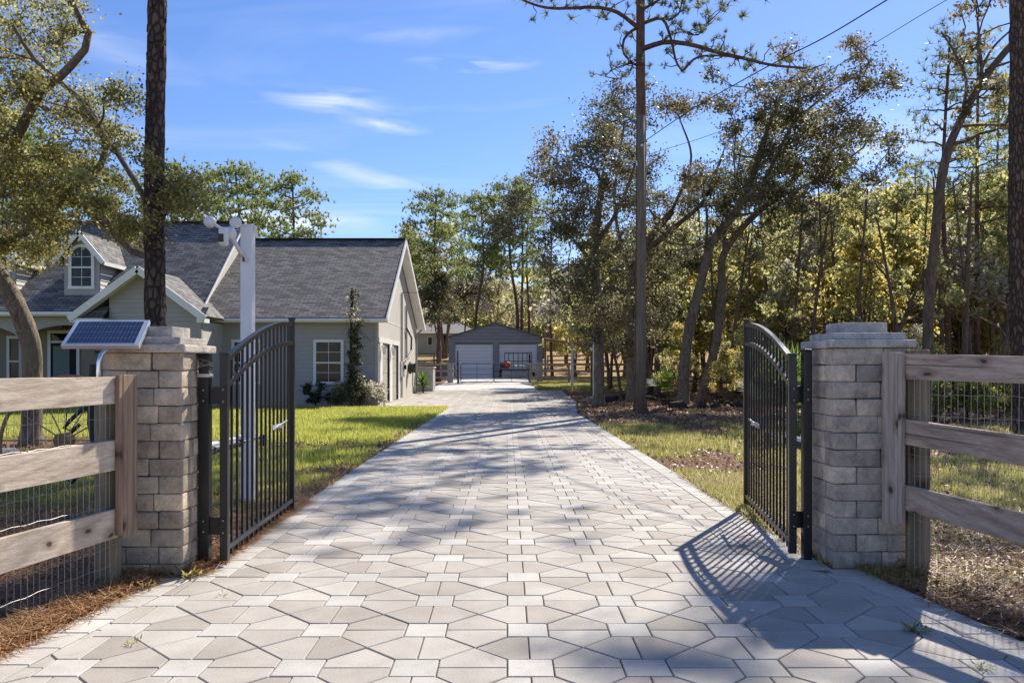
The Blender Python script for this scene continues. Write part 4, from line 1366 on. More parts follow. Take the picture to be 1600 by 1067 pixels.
# side (garage) wall, gable-shaped, with two openings
PKY, PKZ = 36.3, 7.05
def gable_top(y):
    return EZ + .12 + (PKZ - .18 - EZ - .12) * (y - WY0) / (PKY - WY0) if y < PKY else PKZ - .18 + (EZ + .35 - PKZ + .18) * (y - PKY) / (WY1 - PKY)
mb = MB()
segs = [31.0, 31.9, 33.9, 34.6, 36.6, 38.0, 40.0, 42.0, 44.0]
hdr = 2.42
for a_, b_ in zip(segs[:-1], segs[1:]):
    zb_ = hdr + .16 if (a_, b_) in ((31.9, 33.9), (34.6, 36.6)) else -.1
    pts = [(WX1, a_, zb_), (WX1, b_, zb_), (WX1, b_, gable_top(b_))]
    if a_ < PKY < b_: pts.append((WX1, PKY, gable_top(PKY)))
    pts.append((WX1, a_, gable_top(a_)))
    mb.add(pts, [tuple(range(len(pts)))])
    mb.add([(WX1 - .25, a_, zb_), (WX1 - .25, b_, zb_), (WX1, b_, zb_), (WX1, a_, zb_)], [(0, 1, 2, 3)])
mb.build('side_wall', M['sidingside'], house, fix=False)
MB().bb(WX1, WX1 + .012, 31.0, 42.9, 3.30, 3.34).build('wall_band', M['trim'], house)
MB().bb(WX1 + .002, WX1 + .04, 31.05, 36.95, hdr, hdr + .19).build('garage_header_trim', M['trim'], house)
for ya, yb in ((31.9, 33.9), (34.6, 36.6)):
    gd = MB()
    for k in range(4):
        gd.bb(WX1 - .10, WX1 - .06, ya, yb, -.02 + k * .61, .575 + k * .61, .008)
    gd = gd.build('garage_door', M['gdoor'], house)
    MB().bb(WX1 - .14, WX1 - .11, ya, yb, -.05, hdr + .1).build('door_backing', M['darkgap'], gd)
for ya, yb in ((31.3, 31.895), (33.905, 34.595), (36.605, 36.9)):
    MB().bb(WX1 + .002, WX1 + .035, ya, yb, -.02, hdr).build('garage_jamb', M['trim'], house)
for yy in (31.6, 34.25):
    lt_ = MB().tube([(WX1 + .14, yy, 1.95), (WX1 + .14, yy, 2.25)], [.06, .09], 8).build('wall_lantern', M['trim'], house)
    MB().tube([(WX1 + .03, yy, 2.28), (WX1 + .14, yy, 2.30)], .03, 6).build('lantern_bracket', M['trim'], lt_)
# back and inner faces so the volume is closed from the side
mb = MB(); mb.bb(-12.0, WX1 - .3, WY1 - .05, WY1, -.1, EZ + .3); mb.build('rear_wall', M['siding'], house)
# wing roof
X0r, X1r = -12.0, -4.55
fe, pk, re_ = (30.5, 3.33), (PKY, 7.15), (44.7, 3.60)
roofp([(X0r, fe[0], fe[1]), (X1r, fe[0], fe[1]), (X1r, pk[0], pk[1]), (X0r, pk[0], pk[1])])
roofp([(X1r, re_[0], re_[1]), (X0r, re_[0], re_[1]), (X0r, pk[0], pk[1]), (X1r, pk[0], pk[1])])
MB().beam((X0r, pk[0], pk[1] + .035), (X1r, pk[0], pk[1] + .035), .30, .06).build('ridge_cap', M['ridge'], house)
# rakes, fascia, soffits, gutter
def rake(p0, p1, th=.05, h=.22, name='rake_board'):
    return MB().beam(Vector(p0), Vector(p1), th, h).build(name, M['trim'], house)
rake((X1r + .022, fe[0] - .02, fe[1] - .10), (X1r + .022, pk[0], pk[1] - .10))
rake((X1r + .022, pk[0], pk[1] - .10), (X1r + .022, re_[0] + .02, re_[1] - .10))
def soffit(a, b_, x0, x1):
    mb = MB(); mb.add([(x0, a[0], a[1] - .14), (x1, a[0], a[1] - .14), (x1, b_[0], b_[1] - .14), (x0, b_[0], b_[1] - .14)], [(0, 1, 2, 3)]); mb.build('soffit', M['trim'], house, fix=False)
soffit(fe, pk, WX1, X1r); soffit(pk, re_, WX1, X1r)
MB().bb(-11.55, X1r, fe[0] - .06, fe[0] - .005, fe[1] - .19, fe[1] - .03).build('fascia', M['trim'], house)
gu = MB(); gu.bb(-11.55, X1r + .02, fe[0] - .17, fe[0] - .062, fe[1] - .16, fe[1] - .035, .02); gu.build('gutter', M['trim'], house)
mb = MB(); mb.add([(-12, fe[0] - .02, fe[1] - .17), (X1r, fe[0] - .02, fe[1] - .17), (X1r, WY0, fe[1] - .17), (-12, WY0, fe[1] - .17)], [(0, 1, 2, 3)]); mb.build('soffit', M['trim'], house, fix=False)
MB().tube([(WX1 + .06, 43.6, 0), (WX1 + .06, 43.6, 3.2), (WX1 + .25, 44.3, 3.45)], .05, 8).build('downspout', M['siding'], house)
window(house, -6.83, .80, 1.16, 1.72, WY0 - .02)
window(house, -9.96, .80, 1.16, 1.72, WY0 - .02)
# conduits and meter on the side wall
def px_on_side(px): return 4.94 * 1265 / (792.5 - px)
y1_, y2_ = px_on_side(626), px_on_side(633)
cz = lambda py, yy: CAMH + (572 - py) / 1265 * yy
MB().tube([(WX1 + .06, y1_, .05), (WX1 + .06, y1_, cz(457, y1_))], .045, 8).build('service_conduit', M['steel'], house)
MB().tube([(WX1 + .06, y2_, cz(560, y2_)), (WX1 + .06, y2_, cz(477, y2_))], .05, 8).build('service_conduit', M['steel'], house)
mt_ = MB().bb(WX1 + .01, WX1 + .16, y1_ - .25, y1_ + .25, 1.0, 1.75, .01).build('electric_meter_box', M['steel'], house)
MB().tube([(WX1 + .16, y1_, 1.45), (WX1 + .26, y1_, 1.45)], .11, 12).build('meter_dial', M['glass'], mt_)
MB().tube([(WX1 + .10, y2_ - .1, 3.3), (WX1 + .2, y2_ + .9, 2.9), (WX1 + .15, y2_ + 1.2, 2.3), (WX1 + .12, y2_ + .2, 1.9), (WX1 + .08, y1_ + .2, 1.7)], .045, 8).build('cable_loop', M['blackdull'], house)
t = thing('hose_reel', 'dark hose reel mounted on the pale side wall of the house', 'hose reel', (WX1 + .2, px_on_side(638), 1.2))
hy_ = px_on_side(638); hz_ = cz(575, hy_)
MB().tube([(WX1 + .05, hy_, hz_), (WX1 + .14, hy_, hz_)], .30, 18).build('reel_disc', M['darkbrown'], t)
MB().tube([(WX1 + .36, hy_, hz_), (WX1 + .40, hy_, hz_)], .32, 18).build('reel_disc', M['darkbrown'], t)
MB().tube([(WX1 + .15, hy_ + .21 * math.cos(a), hz_ + .21 * math.sin(a)) if False else (WX1 + .16 + .03 * (a / 6.3), hy_ + .22 * math.cos(a), hz_ + .22 * math.sin(a)) for a in np.linspace(0, 37, 110)], .022, 6).build('hose_coil', M['hose'], t)
MB().tube([(WX1 + .25, hy_ - .2, hz_), (WX1 + .25, hy_ - .35, .5), (WX1 + .35, hy_ + .2, .12), (WX1 + .5, hy_ + 1.3, .08)], .022, 6).build('hose_end', M['hose'], t)

# --- main block with dormers
MX0, MX1 = -27.0, -11.42
me_, mr_ = (30.2, 3.56), (35.2, 7.72)
roofp([(MX0, me_[0], me_[1]), (MX1, me_[0], me_[1]), (MX1, mr_[0], mr_[1]), (MX0, mr_[0], mr_[1])])
roofp([(MX1, 40.4, 3.5), (MX0, 40.4, 3.5), (MX0, mr_[0], mr_[1]), (MX1, mr_[0], mr_[1])])
MB().beam((MX0, mr_[0], mr_[1] + .035), (MX1, mr_[0], mr_[1] + .035), .30, .06).build('ridge_cap', M['ridge'], house)
rake((MX1 + .022, me_[0] - .02, me_[1] - .06), (MX1 + .022, mr_[0], mr_[1] - .06), .04, .10)
rake((MX1 + .022, mr_[0], mr_[1] - .06), (MX1 + .022, 40.4, 3.44), .05, .2)
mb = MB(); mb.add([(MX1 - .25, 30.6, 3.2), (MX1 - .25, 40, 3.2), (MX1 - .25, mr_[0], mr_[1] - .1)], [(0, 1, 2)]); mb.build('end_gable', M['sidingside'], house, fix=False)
MB().bb(MX0, -15.31, me_[0] - .06, me_[0] - .005, me_[1] - .20, me_[1] - .03).build('fascia', M['trim'], house)
MB().bb(MX0, -15.35, me_[0] - .17, me_[0] - .062, me_[1] - .17, me_[1] - .035, .02).build('gutter', M['trim'], house)
mb = MB(); mb.add([(MX0, me_[0], me_[1] - .19), (-15, me_[0], me_[1] - .19), (-15, 32.2, me_[1] - .19), (MX0, 32.2, me_[1] - .19)], [(0, 1, 2, 3)]); mb.build('porch_ceiling', M['porchwall'], house, fix=False)
# porch beam with two flat arches
def arch_beam(x0, x1, y, ztop, zspring, rise):
    n_ = 16; mb = MB()
    for i in range(n_):
        a_, b_ = i / n_, (i + 1) / n_
        za = zspring + rise * math.sin(a_ * math.pi) ** .6; zb = zspring + rise * math.sin(b_ * math.pi) ** .6
        xa, xb = x0 + (x1 - x0) * a_, x0 + (x1 - x0) * b_
        mb.add([(xa, y, za), (xb, y, zb), (xb, y, ztop), (xa, y, ztop), (xa, y + .25, za), (xb, y + .25, zb)], [(0, 1, 2, 3), (0, 4, 5, 1)])
    mb.build('porch_arch', M['siding'], house, fix=False)
arch_beam(-18.2, -15.15, 30.6, 3.40, 2.55, .50); arch_beam(-21.6, -18.45, 30.6, 3.40, 2.55, .50)
for px in (-18.32, -21.72, -15.05):
    MB().bb(px - .13, px + .13, 30.58, 30.86, -.1, 3.40).build('porch_column', M['siding'], house)
MB().bb(-27, -14.2, 32.2, 32.4, -.1, 3.5).build('porch_wall', M['porchwall'], house)
MB().bb(-27, -14.15, 30.55, 32.2, -.1, .18).build('porch_floor', M['foundation'], house)
# front door with sidelight and transom
fd = MB(); dx0, dx1, dz1 = -18.25, -16.98, 2.92
yd = 32.19
fd.bb(dx0, dx0 + .12, yd - .06, yd, .18, dz1); fd.bb(dx1 - .12, dx1, yd - .06, yd, .18, dz1); fd.bb(dx0 + .12, dx1 - .12, yd - .06, yd, dz1 - .12, dz1); fd.bb(dx0 + .12, dx1 - .12, yd - .05, yd, 2.42, 2.5)
fd = fd.build('front_door', M['trim'], house)
MB().bb(dx0 + .121, dx1 - .121, yd - .02, yd - .004, 2.501, dz1 - .121).build('transom_pane', M['glass'], fd)
MB().bb(dx0 + .121, dx1 - .121, yd - .015, yd - .003, .18, 2.419).build('door_surround', M['darkgap'], fd)
MB().bb(dx0 + .22, dx1 - .40, yd - .05, yd - .016, .2, 2.3).build('door_leaf', M['frontdoor'], fd)
MB().ball((dx1 - .45, yd - .08, 1.15), .04, 8, 6).build('door_knob', M['trim'], fd)
window(house, -19.45, .75, .85, 1.95, 32.19, grid=None)
window(house, -21.4, .75, .95, 1.85, 30.56, grid=None)
# house number above the door
cu = bpy.data.curves.new('house_number', 'FONT'); cu.body = '3618'; cu.size = .34; cu.extrude = .01; cu.materials.append(M['darkgap'])
tmp = bpy.data.objects.new('house_number', cu); col.objects.link(tmp)
dg = bpy.context.evaluated_depsgraph_get(); me = bpy.data.meshes.new_from_object(tmp.evaluated_get(dg)); bpy.data.objects.remove(tmp)
ob = bpy.data.objects.new('house_number', me); col.objects.link(ob); ob.parent = house
ob.rotation_euler = (math.pi / 2, 0, 0); ob.location = Vector((-17.75, 32.17, 2.98)) - org(house)

# --- projecting front gable
GX0, GX1, GP = -15.29, -10.59, -12.93
GY0, gz0, gzp = 28.3, 3.26, 4.98
def gp(x): return gz0 + (gzp - gz0) * (x - GX0) / (GP - GX0) if x < GP else gz0 + (gzp - gz0) * (GX1 - x) / (GX1 - GP)
back = 32.4
roofp([(GX0, GY0, gz0), (GP, GY0, gzp), (GP, back, gzp), (GX0, back, gz0)], along=(0, 1, 0))
roofp([(GP, GY0, gzp), (GX1, GY0, gz0), (GX1, back, gz0), (GP, back, gzp)], along=(0, 1, 0))
def rk(p0, p1): return MB().beam(Vector(p0), Vector(p1), .05, .22, up=(0, 1, 0)).build('rake_board', M['trim'], house)
for a_, b_ in (((GX0 - .03, gz0 - .12), (GP, gzp - .10)), ((GP, gzp - .10), (GX1 + .03, gz0 - .12))):
    p0 = Vector((a_[0], GY0 - .026, a_[1])); p1 = Vector((b_[0], GY0 - .026, b_[1]))
    MB().beam(p0, p1, .05, .24, up=(0, 0, 1)).build('rake_board', M['trim'], house)
gwx0, gwx1, gwy = -14.15, -10.88, 28.8
mb = MB()
laps(mb, (0, gwy, 0), (1, 0, 0), (0, -1, 0), .28, 4.75, lambda z: max(gwx0, GX0 + (z - gz0 + .15) * (GP - GX0) / (gzp - gz0)), lambda z: min(gwx1, GX1 - (z - gz0 + .15) * (GX1 - GP) / (gzp - gz0)))
mb.build('lap_siding', M['siding'], house, kind='stuff', fix=False)
MB().bb(gwx0 - .02, gwx0 + .1, gwy - .04, gwy + .1, -.1, 3.1).build('corner_board', M['siding'], house)
MB().bb(gwx1 - .1, gwx1 + .02, gwy - .04, gwy + .1, -.1, 3.1).build('corner_board', M['siding'], house)
mb = MB(); mb.bb(gwx1 - .02, gwx1, gwy, 31, -.1, 3.1); mb.build('wall_return', M['sidingside'], house)  # sunward return, sunlight put into its paler colour
mb = MB(); mb.bb(gwx0, gwx0 + .02, gwy, 32.2, -.1, 3.1); mb.build('wall_return', M['siding'], house)
for x0_, x1_ in ((GX0, gwx0), (gwx1 + .02, GX1)):
    MB().bb(x0_, x1_, GY0, gwy, 3.02, 3.17).build('eave_return', M['trim'], house)
    pts = [(x0_ + .02, GY0 + .02, 3.175), (x1_ - .02, GY0 + .02, 3.175), (x1_ - .02, gwy - .01, 3.175 + .42), (x0_ + .02, gwy - .01, 3.175 + .42)]
    if x0_ < -13: pts = [(GX0 + .45, GY0 + .02, 3.175), (gwx0, GY0 + .02, 3.175), (gwx0, gwy - .01, 3.6), (gwx0 - .35, gwy - .01, 3.6)]
    roofp(pts, name='return_roof', th=.02)
mb = MB(); mb.add([(GX0, GY0, gz0 - .16), (GP, GY0, gzp - .16), (GP, gwy, gzp - .16), (GX0, gwy, gz0 - .16)], [(0, 1, 2, 3)]); mb.add([(GP, GY0, gzp - .16), (GX1, GY0, gz0 - .16), (GX1, gwy, gz0 - .16), (GP, gwy, gzp - .16)], [(0, 1, 2, 3)]); mb.build('soffit', M['trim'], house, fix=False)

# --- dormers
def dormer(cx):
    hw, y0 = .68, 31.0
    zr = lambda y: me_[1] + (mr_[1] - me_[1]) * (y - me_[0]) / (mr_[0] - me_[0])
    zb, ze, zp = zr(y0) - .1, 5.80, 6.62
    d = MB()
    pts = [(cx - hw, y0, zb), (cx + hw, y0, zb), (cx + hw, y0, ze), (cx, y0, zp), (cx - hw, y0, ze)]
    d.add(pts, [(0, 1, 2, 3, 4)])
    d = d.build('dormer', M['siding'], house, fix=False)
    for sg in (-1, 1):
        x = cx + sg * hw
        yb = me_[0] + (ze - me_[1]) / (mr_[1] - me_[1]) * (mr_[0] - me_[0])
        mb = MB(); laps(mb, (x, 0, 0), (0, sg, 0), (sg, 0, 0), zb, ze, (lambda z: y0) if sg > 0 else (lambda z: -(me_[0] + (z - me_[1]) / (mr_[1] - me_[1]) * (mr_[0] - me_[0]))), (lambda z: me_[0] + (z - me_[1]) / (mr_[1] - me_[1]) * (mr_[0] - me_[0])) if sg > 0 else (lambda z: -y0))
        mb.build('dormer_cheek', M['sidingside'], d, fix=False)  # cheeks paler than the dormer front, sunlight put into the colour
        yr = me_[0] + (zp - me_[1]) / (mr_[1] - me_[1]) * (mr_[0] - me_[0])
        xo = cx + sg * (hw + .28); zo = ze - .28 * (zp - ze) / hw
        ro = roofp([(cx, y0 - .28, zp + .03), (xo, y0 - .28, zo + .03), (xo, yb - .2, zo + .03), (cx, yr, zp + .03)], along=(0, 1, 0), name='dormer_roof')
        MB().beam((cx, y0 - .30, zp - .05), (xo, y0 - .30, zo - .05), .045, .17).build('dormer_rake', M['trim'], d)
        MB().beam((xo + sg * .02, y0 - .28, zo - .06), (xo + sg * .02, yb - .2, zo - .06), .04, .15).build('dormer_fascia', M['trim'], d)
    window(house, cx, zb + .32, .98, 1.72, y0 - .005, arched=True)
dormer(-16.28); dormer(-19.50); dormer(-22.7)
# white slanting leader from the roof edge (lower end of the main rake)
MB().tube([(-11.3, 30.33, 3.42), (-11.05, 30.33, 3.30)], .08, 8).build('gutter_outlet', M['trim'], house)

# ------------------------------------------------------------------ metal shed
BY = 75.0
bz = gzf(0, BY)
def bx(px): return (px - 792.5) / 1265 * BY
def bzz(py): return CAMH + (572 - py) / 1265 * BY
t = thing('metal_shed', 'grey metal shed with two white roll-up doors at the end of the drive', 'shed', (bx(776), BY, bz))
x0, x1, xp = bx(701), bx(848), bx(772)
ze, zp = bzz(526), bzz(505)
mb = MB()
dl0, dl1, dr0, dr1, dzt = bx(711), bx(770), bx(780), bx(839), bzz(538)
def topz(x): return ze + (zp - ze) * (x - x0) / (xp - x0) if x < xp else ze + (zp - ze) * (x1 - x) / (x1 - xp)
zz = bz - .3; rib = .30
while zz < zp - .02:
    z2 = min(zz + rib, zp - .02)
    spans = [(x0, x1)] if zz >= dzt - .05 else [(x0, dl0), (dl1, dr0), (dr1, x1)]
    for a_, b_ in spans:
        def lim(x_, z_):
            return x_
        la = a_ if zz < ze else max(a_, x0 + (zz - ze) / (zp - ze) * (xp - x0)); lb = b_ if zz < ze else min(b_, x1 - (zz - ze) / (zp - ze) * (x1 - xp))
        l2a = a_ if z2 < ze else max(a_, x0 + (z2 - ze) / (zp - ze) * (xp - x0)); l2b = b_ if z2 < ze else min(b_, x1 - (z2 - ze) / (zp - ze) * (x1 - xp))
        mb.add([(la, BY - .04, zz), (lb, BY - .04, zz), (l2b, BY - .04, z2 - .07), (l2a, BY - .04, z2 - .07), (l2b, BY, z2), (l2a, BY, z2)], [(0, 1, 2, 3), (3, 2, 4, 5)])
    zz = z2
mb.bb(dl0 - .1, dl1 + .02, BY + .0, BY + .05, dzt, dzt + .5); mb.bb(dr0 - .02, dr1 + .1, BY + .0, BY + .05, dzt, dzt + .5)
mb.build('ribbed_cladding', M['barn'], t, kind='stuff', fix=False)
mb = MB(); mb.add([(x0, BY + 11, bz - .5), (x1, BY + 11, bz - .5), (x1, BY + 11, ze), (xp, BY + 11, zp), (x0, BY + 11, ze)], [(0, 1, 2, 3, 4)]); mb.add([(x0, BY + .06, dzt), (x1, BY + .06, dzt), (x1, BY + .06, ze), (xp, BY + .06, zp), (x0, BY + .06, ze)], [(0, 1, 2, 3, 4)]); mb.build('rear_wall', M['barn'], t, fix=False)
mb = MB(); mb.bb(x0, x0 + .05, BY, BY + 11, bz - .5, ze); mb.bb(x1 - .05, x1, BY, BY + 11, bz - .5, ze); mb.build('side_wall', M['barn'], t)
for a_, b_ in ((x0 - .15, xp), (x1 + .15, xp)):
    mb = MB(); mb.add([(a_, BY - .2, ze - .02), (b_, BY - .2, zp + .08), (b_, BY + 11.2, zp + .08), (a_, BY + 11.2, ze - .02), (a_, BY - .2, ze - .14), (b_, BY - .2, zp - .05)], [(0, 1, 2, 3), (0, 4, 5, 1)]); mb.build('roof_panel', M['barnroof'], t, fix=False)
for a_, b_ in ((dl0, dl1), (dr0, dr1)):
    mb = MB(); n_ = 10
    for k in range(n_):
        za, zb_ = bz + (dzt - bz) * k / n_, bz + (dzt - bz) * (k + 1) / n_
        mb.bb(a_, b_, BY + .06, BY + .10, za + .012, zb_ - .0, .01)
    rd = mb.build('rollup_door', M['rollup'], t)
    MB().bb(a_, b_, BY + .11, BY + .14, bz - .1, dzt).build('door_backing', M['darkgap'], rd)
    MB().bb(a_ - .0, b_, BY - .06, BY + .0, dzt, dzt + .12).build('door_head_trim', M['barnroof'], t)
# trailer with ramp gate in front of the right door
ty = 71.0
t = thing('utility_trailer', 'black utility trailer with tall mesh ramp gate before the right shed door', 'trailer', (.9, ty, .4))
tx = lambda px: (px - 792.5) / 1265 * ty
tz = lambda py: CAMH + (572 - py) / 1265 * ty
mb = MB(); X0t, X1t = tx(783), tx(832)
mb.bb(X0t, X1t, ty, ty + 3.6, tz(579), tz(577)); mb.build('deck', M['blackdull'], t)
mb = MB()
for px in (788.5, 795, 802, 809.5, 816.5, 823.5, 830.5): mb.bb(tx(px) - .03, tx(px) + .03, ty - .05, ty + .0, tz(578), tz(551))
mb.bb(tx(788.5), tx(830.5), ty - .07, ty - .051, tz(552), tz(550.6)); mb.bb(tx(788.5), tx(830.5), ty - .07, ty - .051, tz(565), tz(564)); mb.build('ramp_gate', M['blackdull'], t)
mb = MB(); mb.bb(tx(826), tx(829), ty - .12, ty - .075, tz(567), tz(553)); mb.build('gate_spring_cover', M['blackdull'], t)
for px in (782, 834):
    w_ = MB().tube([(tx(px) - .12, ty + 1.6, tz(583)), (tx(px) + .12, ty + 1.6, tz(583))], .36, 16).build('wheel', M['blackdull'], t)
    MB().tube([(tx(px) - .13, ty + 1.6, tz(583)), (tx(px) + .13, ty + 1.6, tz(583))], .16, 10).build('rim', M['steel'], w_)
mb = MB(); mb.bb(tx(784), tx(832), ty - .05, ty + .05, tz(588), tz(583)); mb.build('bumper', M['barn'], t)
mb = MB(); mb.bb(tx(781), tx(787), ty, ty + .1, tz(577), tz(566)); mb.build('front_box', M['blackdull'], t)
t = MB().ball((tx(791), ty + .5, tz(570)), .40, 14, 9, (1, .8, .85), lambda d_: 1 + .12 * mnoise.noise(d_ * 2.2)).build('orange_bag', M['orange'], smooth=True)
tag(t, 'bright orange bag on the bed of the utility trailer', 'bag')
for i, px in enumerate((805, 813, 815.5)):
    ob = MB().ball((tx(px), ty + .6, tz(574) + .1), .16, 10, 6, (1.2, .9, .9)).build('bucket', M['plasticw'])
    tag(ob, ('pale tub at the middle of the trailer bed', 'small pale tub left of the pair at the right of the trailer bed', 'small pale tub right of the pair on the trailer bed')[i], 'tub', 'tubs on the trailer')

# ------------------------------------------------------------------ far fences and farm gate at the shed
def rail_fence(name, pts, h, rails, mat, label, sp=2.6, rw=.14, group='wooden rail fences across the property', pw=.14, wire=False):
    t = thing(name, label, 'fence', (pts[0][0], pts[0][1], gzf(*pts[0])), group)
    for (xa, ya), (xb, yb) in zip(pts[:-1], pts[1:]):
        L = math.hypot(xb - xa, yb - ya); n_ = max(1, int(round(L / sp)))
        P = [(xa + (xb - xa) * k / n_, ya + (yb - ya) * k / n_) for k in range(n_ + 1)]
        for k, (x, y) in enumerate(P):
            z = gzf(x, y)
            MB().bb(x - pw / 2, x + pw / 2, y - pw / 2 + .09, y + pw / 2 + .09, z - .3, z + h + .06).build('post', mat, t)
            if k:
                (xq, yq) = P[k - 1]; zq = gzf(xq, yq)
                for f in rails:
                    MB().beam((xq, yq, zq + h * f + rnd.uniform(-.02, .02)), (x, y, z + h * f + rnd.uniform(-.02, .02)), .04, rw).build('rail', mat, t)
    return t
# across the property at the shed
FY = 57.0
fx = lambda px, d=FY: (px - 792.5) / 1265 * d
rail_fence('rail_fence', [(fx(652), FY), (fx(716), FY)], 1.42, (.95, .62, .30), M['farwood'], 'pale three-rail fence between the house corner and the farm gate')
rail_fence('rail_fence', [(fx(828), FY), (fx(950), FY), (fx(1170), 60.0)], 1.42, (.95, .62, .30), M['farwood'], 'brown three-rail fence right of the shed drive running behind the oaks', rw=.16)
rail_fence('rail_fence', [(fx(640, 84), 84), (fx(716, 84), 84)], 1.3, (.95, .6, .25), M['farwood2'], 'dark three-rail fence before the yellow field left of the shed')
rail_fence('rail_fence', [(fx(856, 84), 84), (fx(950, 84), 86)], 1.3, (.95, .6, .25), M['farwood2'], 'dark three-rail fence beyond the white pole right of the shed')
rail_fence('wire_fence', [(10.2, 24.8), (24, 25.6)], 1.12, (.96,), M['farwood'], 'low grey one-rail fence behind the woods edge seen through the right board fence', sp=1.9, rw=.16, pw=.11)
rail_fence('wire_fence', [(7.0, 42.5), (13.5, 43.0)], 1.2, (.95, .5), M['farwood2'], 'weathered two-rail fence at the wood edge right of the leaning oaks', rw=.12)
# stone posts of the inner gate
def stone_post(px, d, h, label):
    x = fx(px, d); z = gzf(x, d)
    t = thing('block_post', label, 'post', (x, d, z), 'pale block posts beside the farm gate')
    MB().bb(x - .2, x + .2, d - .2 + .5, d + .2 + .5, z - .2, z + h).build('shaft', M['foundation'], t)
    MB().box((x, d + .5, z + h + .05), (.5, .5, .1), .02).build('cap', M['foundation'], t)
stone_post(703, 58.5, 1.35, 'pale block post left of the farm gate'); stone_post(844, 58.5, 1.4, 'pale block post right of the farm gate')
def farm_gate(px0, px1, label):
    xa, xb = fx(px0), fx(px1); z0 = gzf(0, FY)
    t = thing('farm_gate', label, 'farm gate', (xa, FY, z0), 'black tube farm gates across the shed drive')
    h = 1.42; pts = [(xa, FY, z0 + .12), (xa, FY, z0 + h - .15), (xa + .06, FY, z0 + h - .04), (xa + .16, FY, z0 + h)]
    pts += [(xb - .16, FY, z0 + h), (xb - .06, FY, z0 + h - .04), (xb, FY, z0 + h - .15), (xb, FY, z0 + .12)]
    MB().tube(pts + [pts[0]], .028, 6).build('frame', M['blackdull'], t)
    for f in (.72, .45, .22):
        MB().tube([(xa, FY, z0 + h * f), (xb, FY, z0 + h * f)], .016, 6).build('bar', M['blackdull'], t)
    MB().tube([((xa + xb) / 2, FY, z0 + .12), ((xa + xb) / 2, FY, z0 + h)], .014, 6).build('brace', M['blackdull'], t)
farm_gate(720, 770.5, 'left black tube farm gate before the left shed door'); farm_gate(772, 826, 'right black tube farm gate before the trailer')
ob = MB().bb(fx(714.5), fx(716.5), FY - .2, FY - .1, .1, 2.55).build('gate_hinge_post', M['blackdull']); tag(ob, 'tall thin black post at the left end of the farm gates', 'post')
# white poles near the right fence
for px, d, yt, label in ((894, 50, 531, 'thin white pole on the grass right of the shed drive'), (929, 37, 529, 'thin white pole just left of the ivy-covered oak trunk')):
    x = fx(px, d); z = gzf(x, d); h = CAMH + (572 - yt) / 1265 * d
    t = thing('white_pole', label, 'pole', (x, d, z), 'white poles by the right-hand grass')
    MB().bb(x - .075, x + .075, d - .06, d + .06, z - .1, h).build('shaft', M['vinyl'], t)
    MB().box((x - .12, d, h - .45), (.12, .14, .22), .03).build('sensor_box', M['vinyl'], t)
t = MB().beam((fx(851, 62), 62, CAMH + 42 / 1265 * 62), (fx(925, 44), 44, CAMH + 31 / 1265 * 44), .16, .2).build('rusty_beam', M['rust']); tag(t, 'long rusty beam slung between the shed corner and the white pole', 'beam')
MB().bb(fx(852, 62) - .08, fx(852, 62) + .08, 61.9, 62.1, 0, 3.55).build('beam_post', M['farwood2'], t)
MB().bb(fx(925, 44) - .08, fx(925, 44) + .08, 43.9, 44.1, 0, 2.56).build('beam_post', M['farwood2'], t)

# far cream house
t = thing('far_house', 'low cream house with a grey roof beyond the field left of the shed', 'house', (-7, 104, 3.2))
hx = lambda px: (px - 792.5) / 1265 * 104
hz = lambda py: CAMH + (572 - py) / 1265 * 104
MB().bb(hx(640), hx(745), 104, 112, 2.6, hz(521)).build('wall', M['cream'], t)
mb = MB(); a_, b_ = hx(636), hx(750); mb.add([(a_, 103.4, hz(521)), (b_, 103.4, hz(521)), (b_ - 3.5, 108, hz(497)), (a_ + 3.5, 108, hz(497)), (b_, 113, hz(521)), (a_, 113, hz(521))], [(0, 1, 2, 3), (3, 2, 4, 5), (0, 3, 5), (1, 4, 2), (0, 5, 4, 1)])
mb.build('roof', M['farroof'], t)
f = MB().bb(hx(688), hx(701), 103.9, 103.98, 3.0, hz(523)).build('door_opening', M['darkgap'], t)
MB().bb(hx(686.5), hx(688), 103.86, 103.98, 3.0, hz(522)).build('door_frame', M['trim'], t)
f = MB().bb(hx(668), hx(676), 103.9, 103.97, hz(540), hz(526)).build('window', M['trim'], t)
MB().bb(hx(669), hx(675), 103.86, 103.895, hz(539), hz(527)).build('pane', M['glass'], f)
# planter box / AC screen beside the garage corner
t = thing('planter_wall', 'low grey block planter behind the yucca at the house corner', 'planter', (-4.6, 45.5, 0))
MB().bb(fx(651, 45), fx(676, 45), 45.2, 46.6, 0, 1.38, .02).build('box', M['foundation'], t)
MB().bb(fx(649.5, 45), fx(677.5, 45), 45.1, 46.7, 1.385, 1.46, .02).build('coping', M['cap'], t)
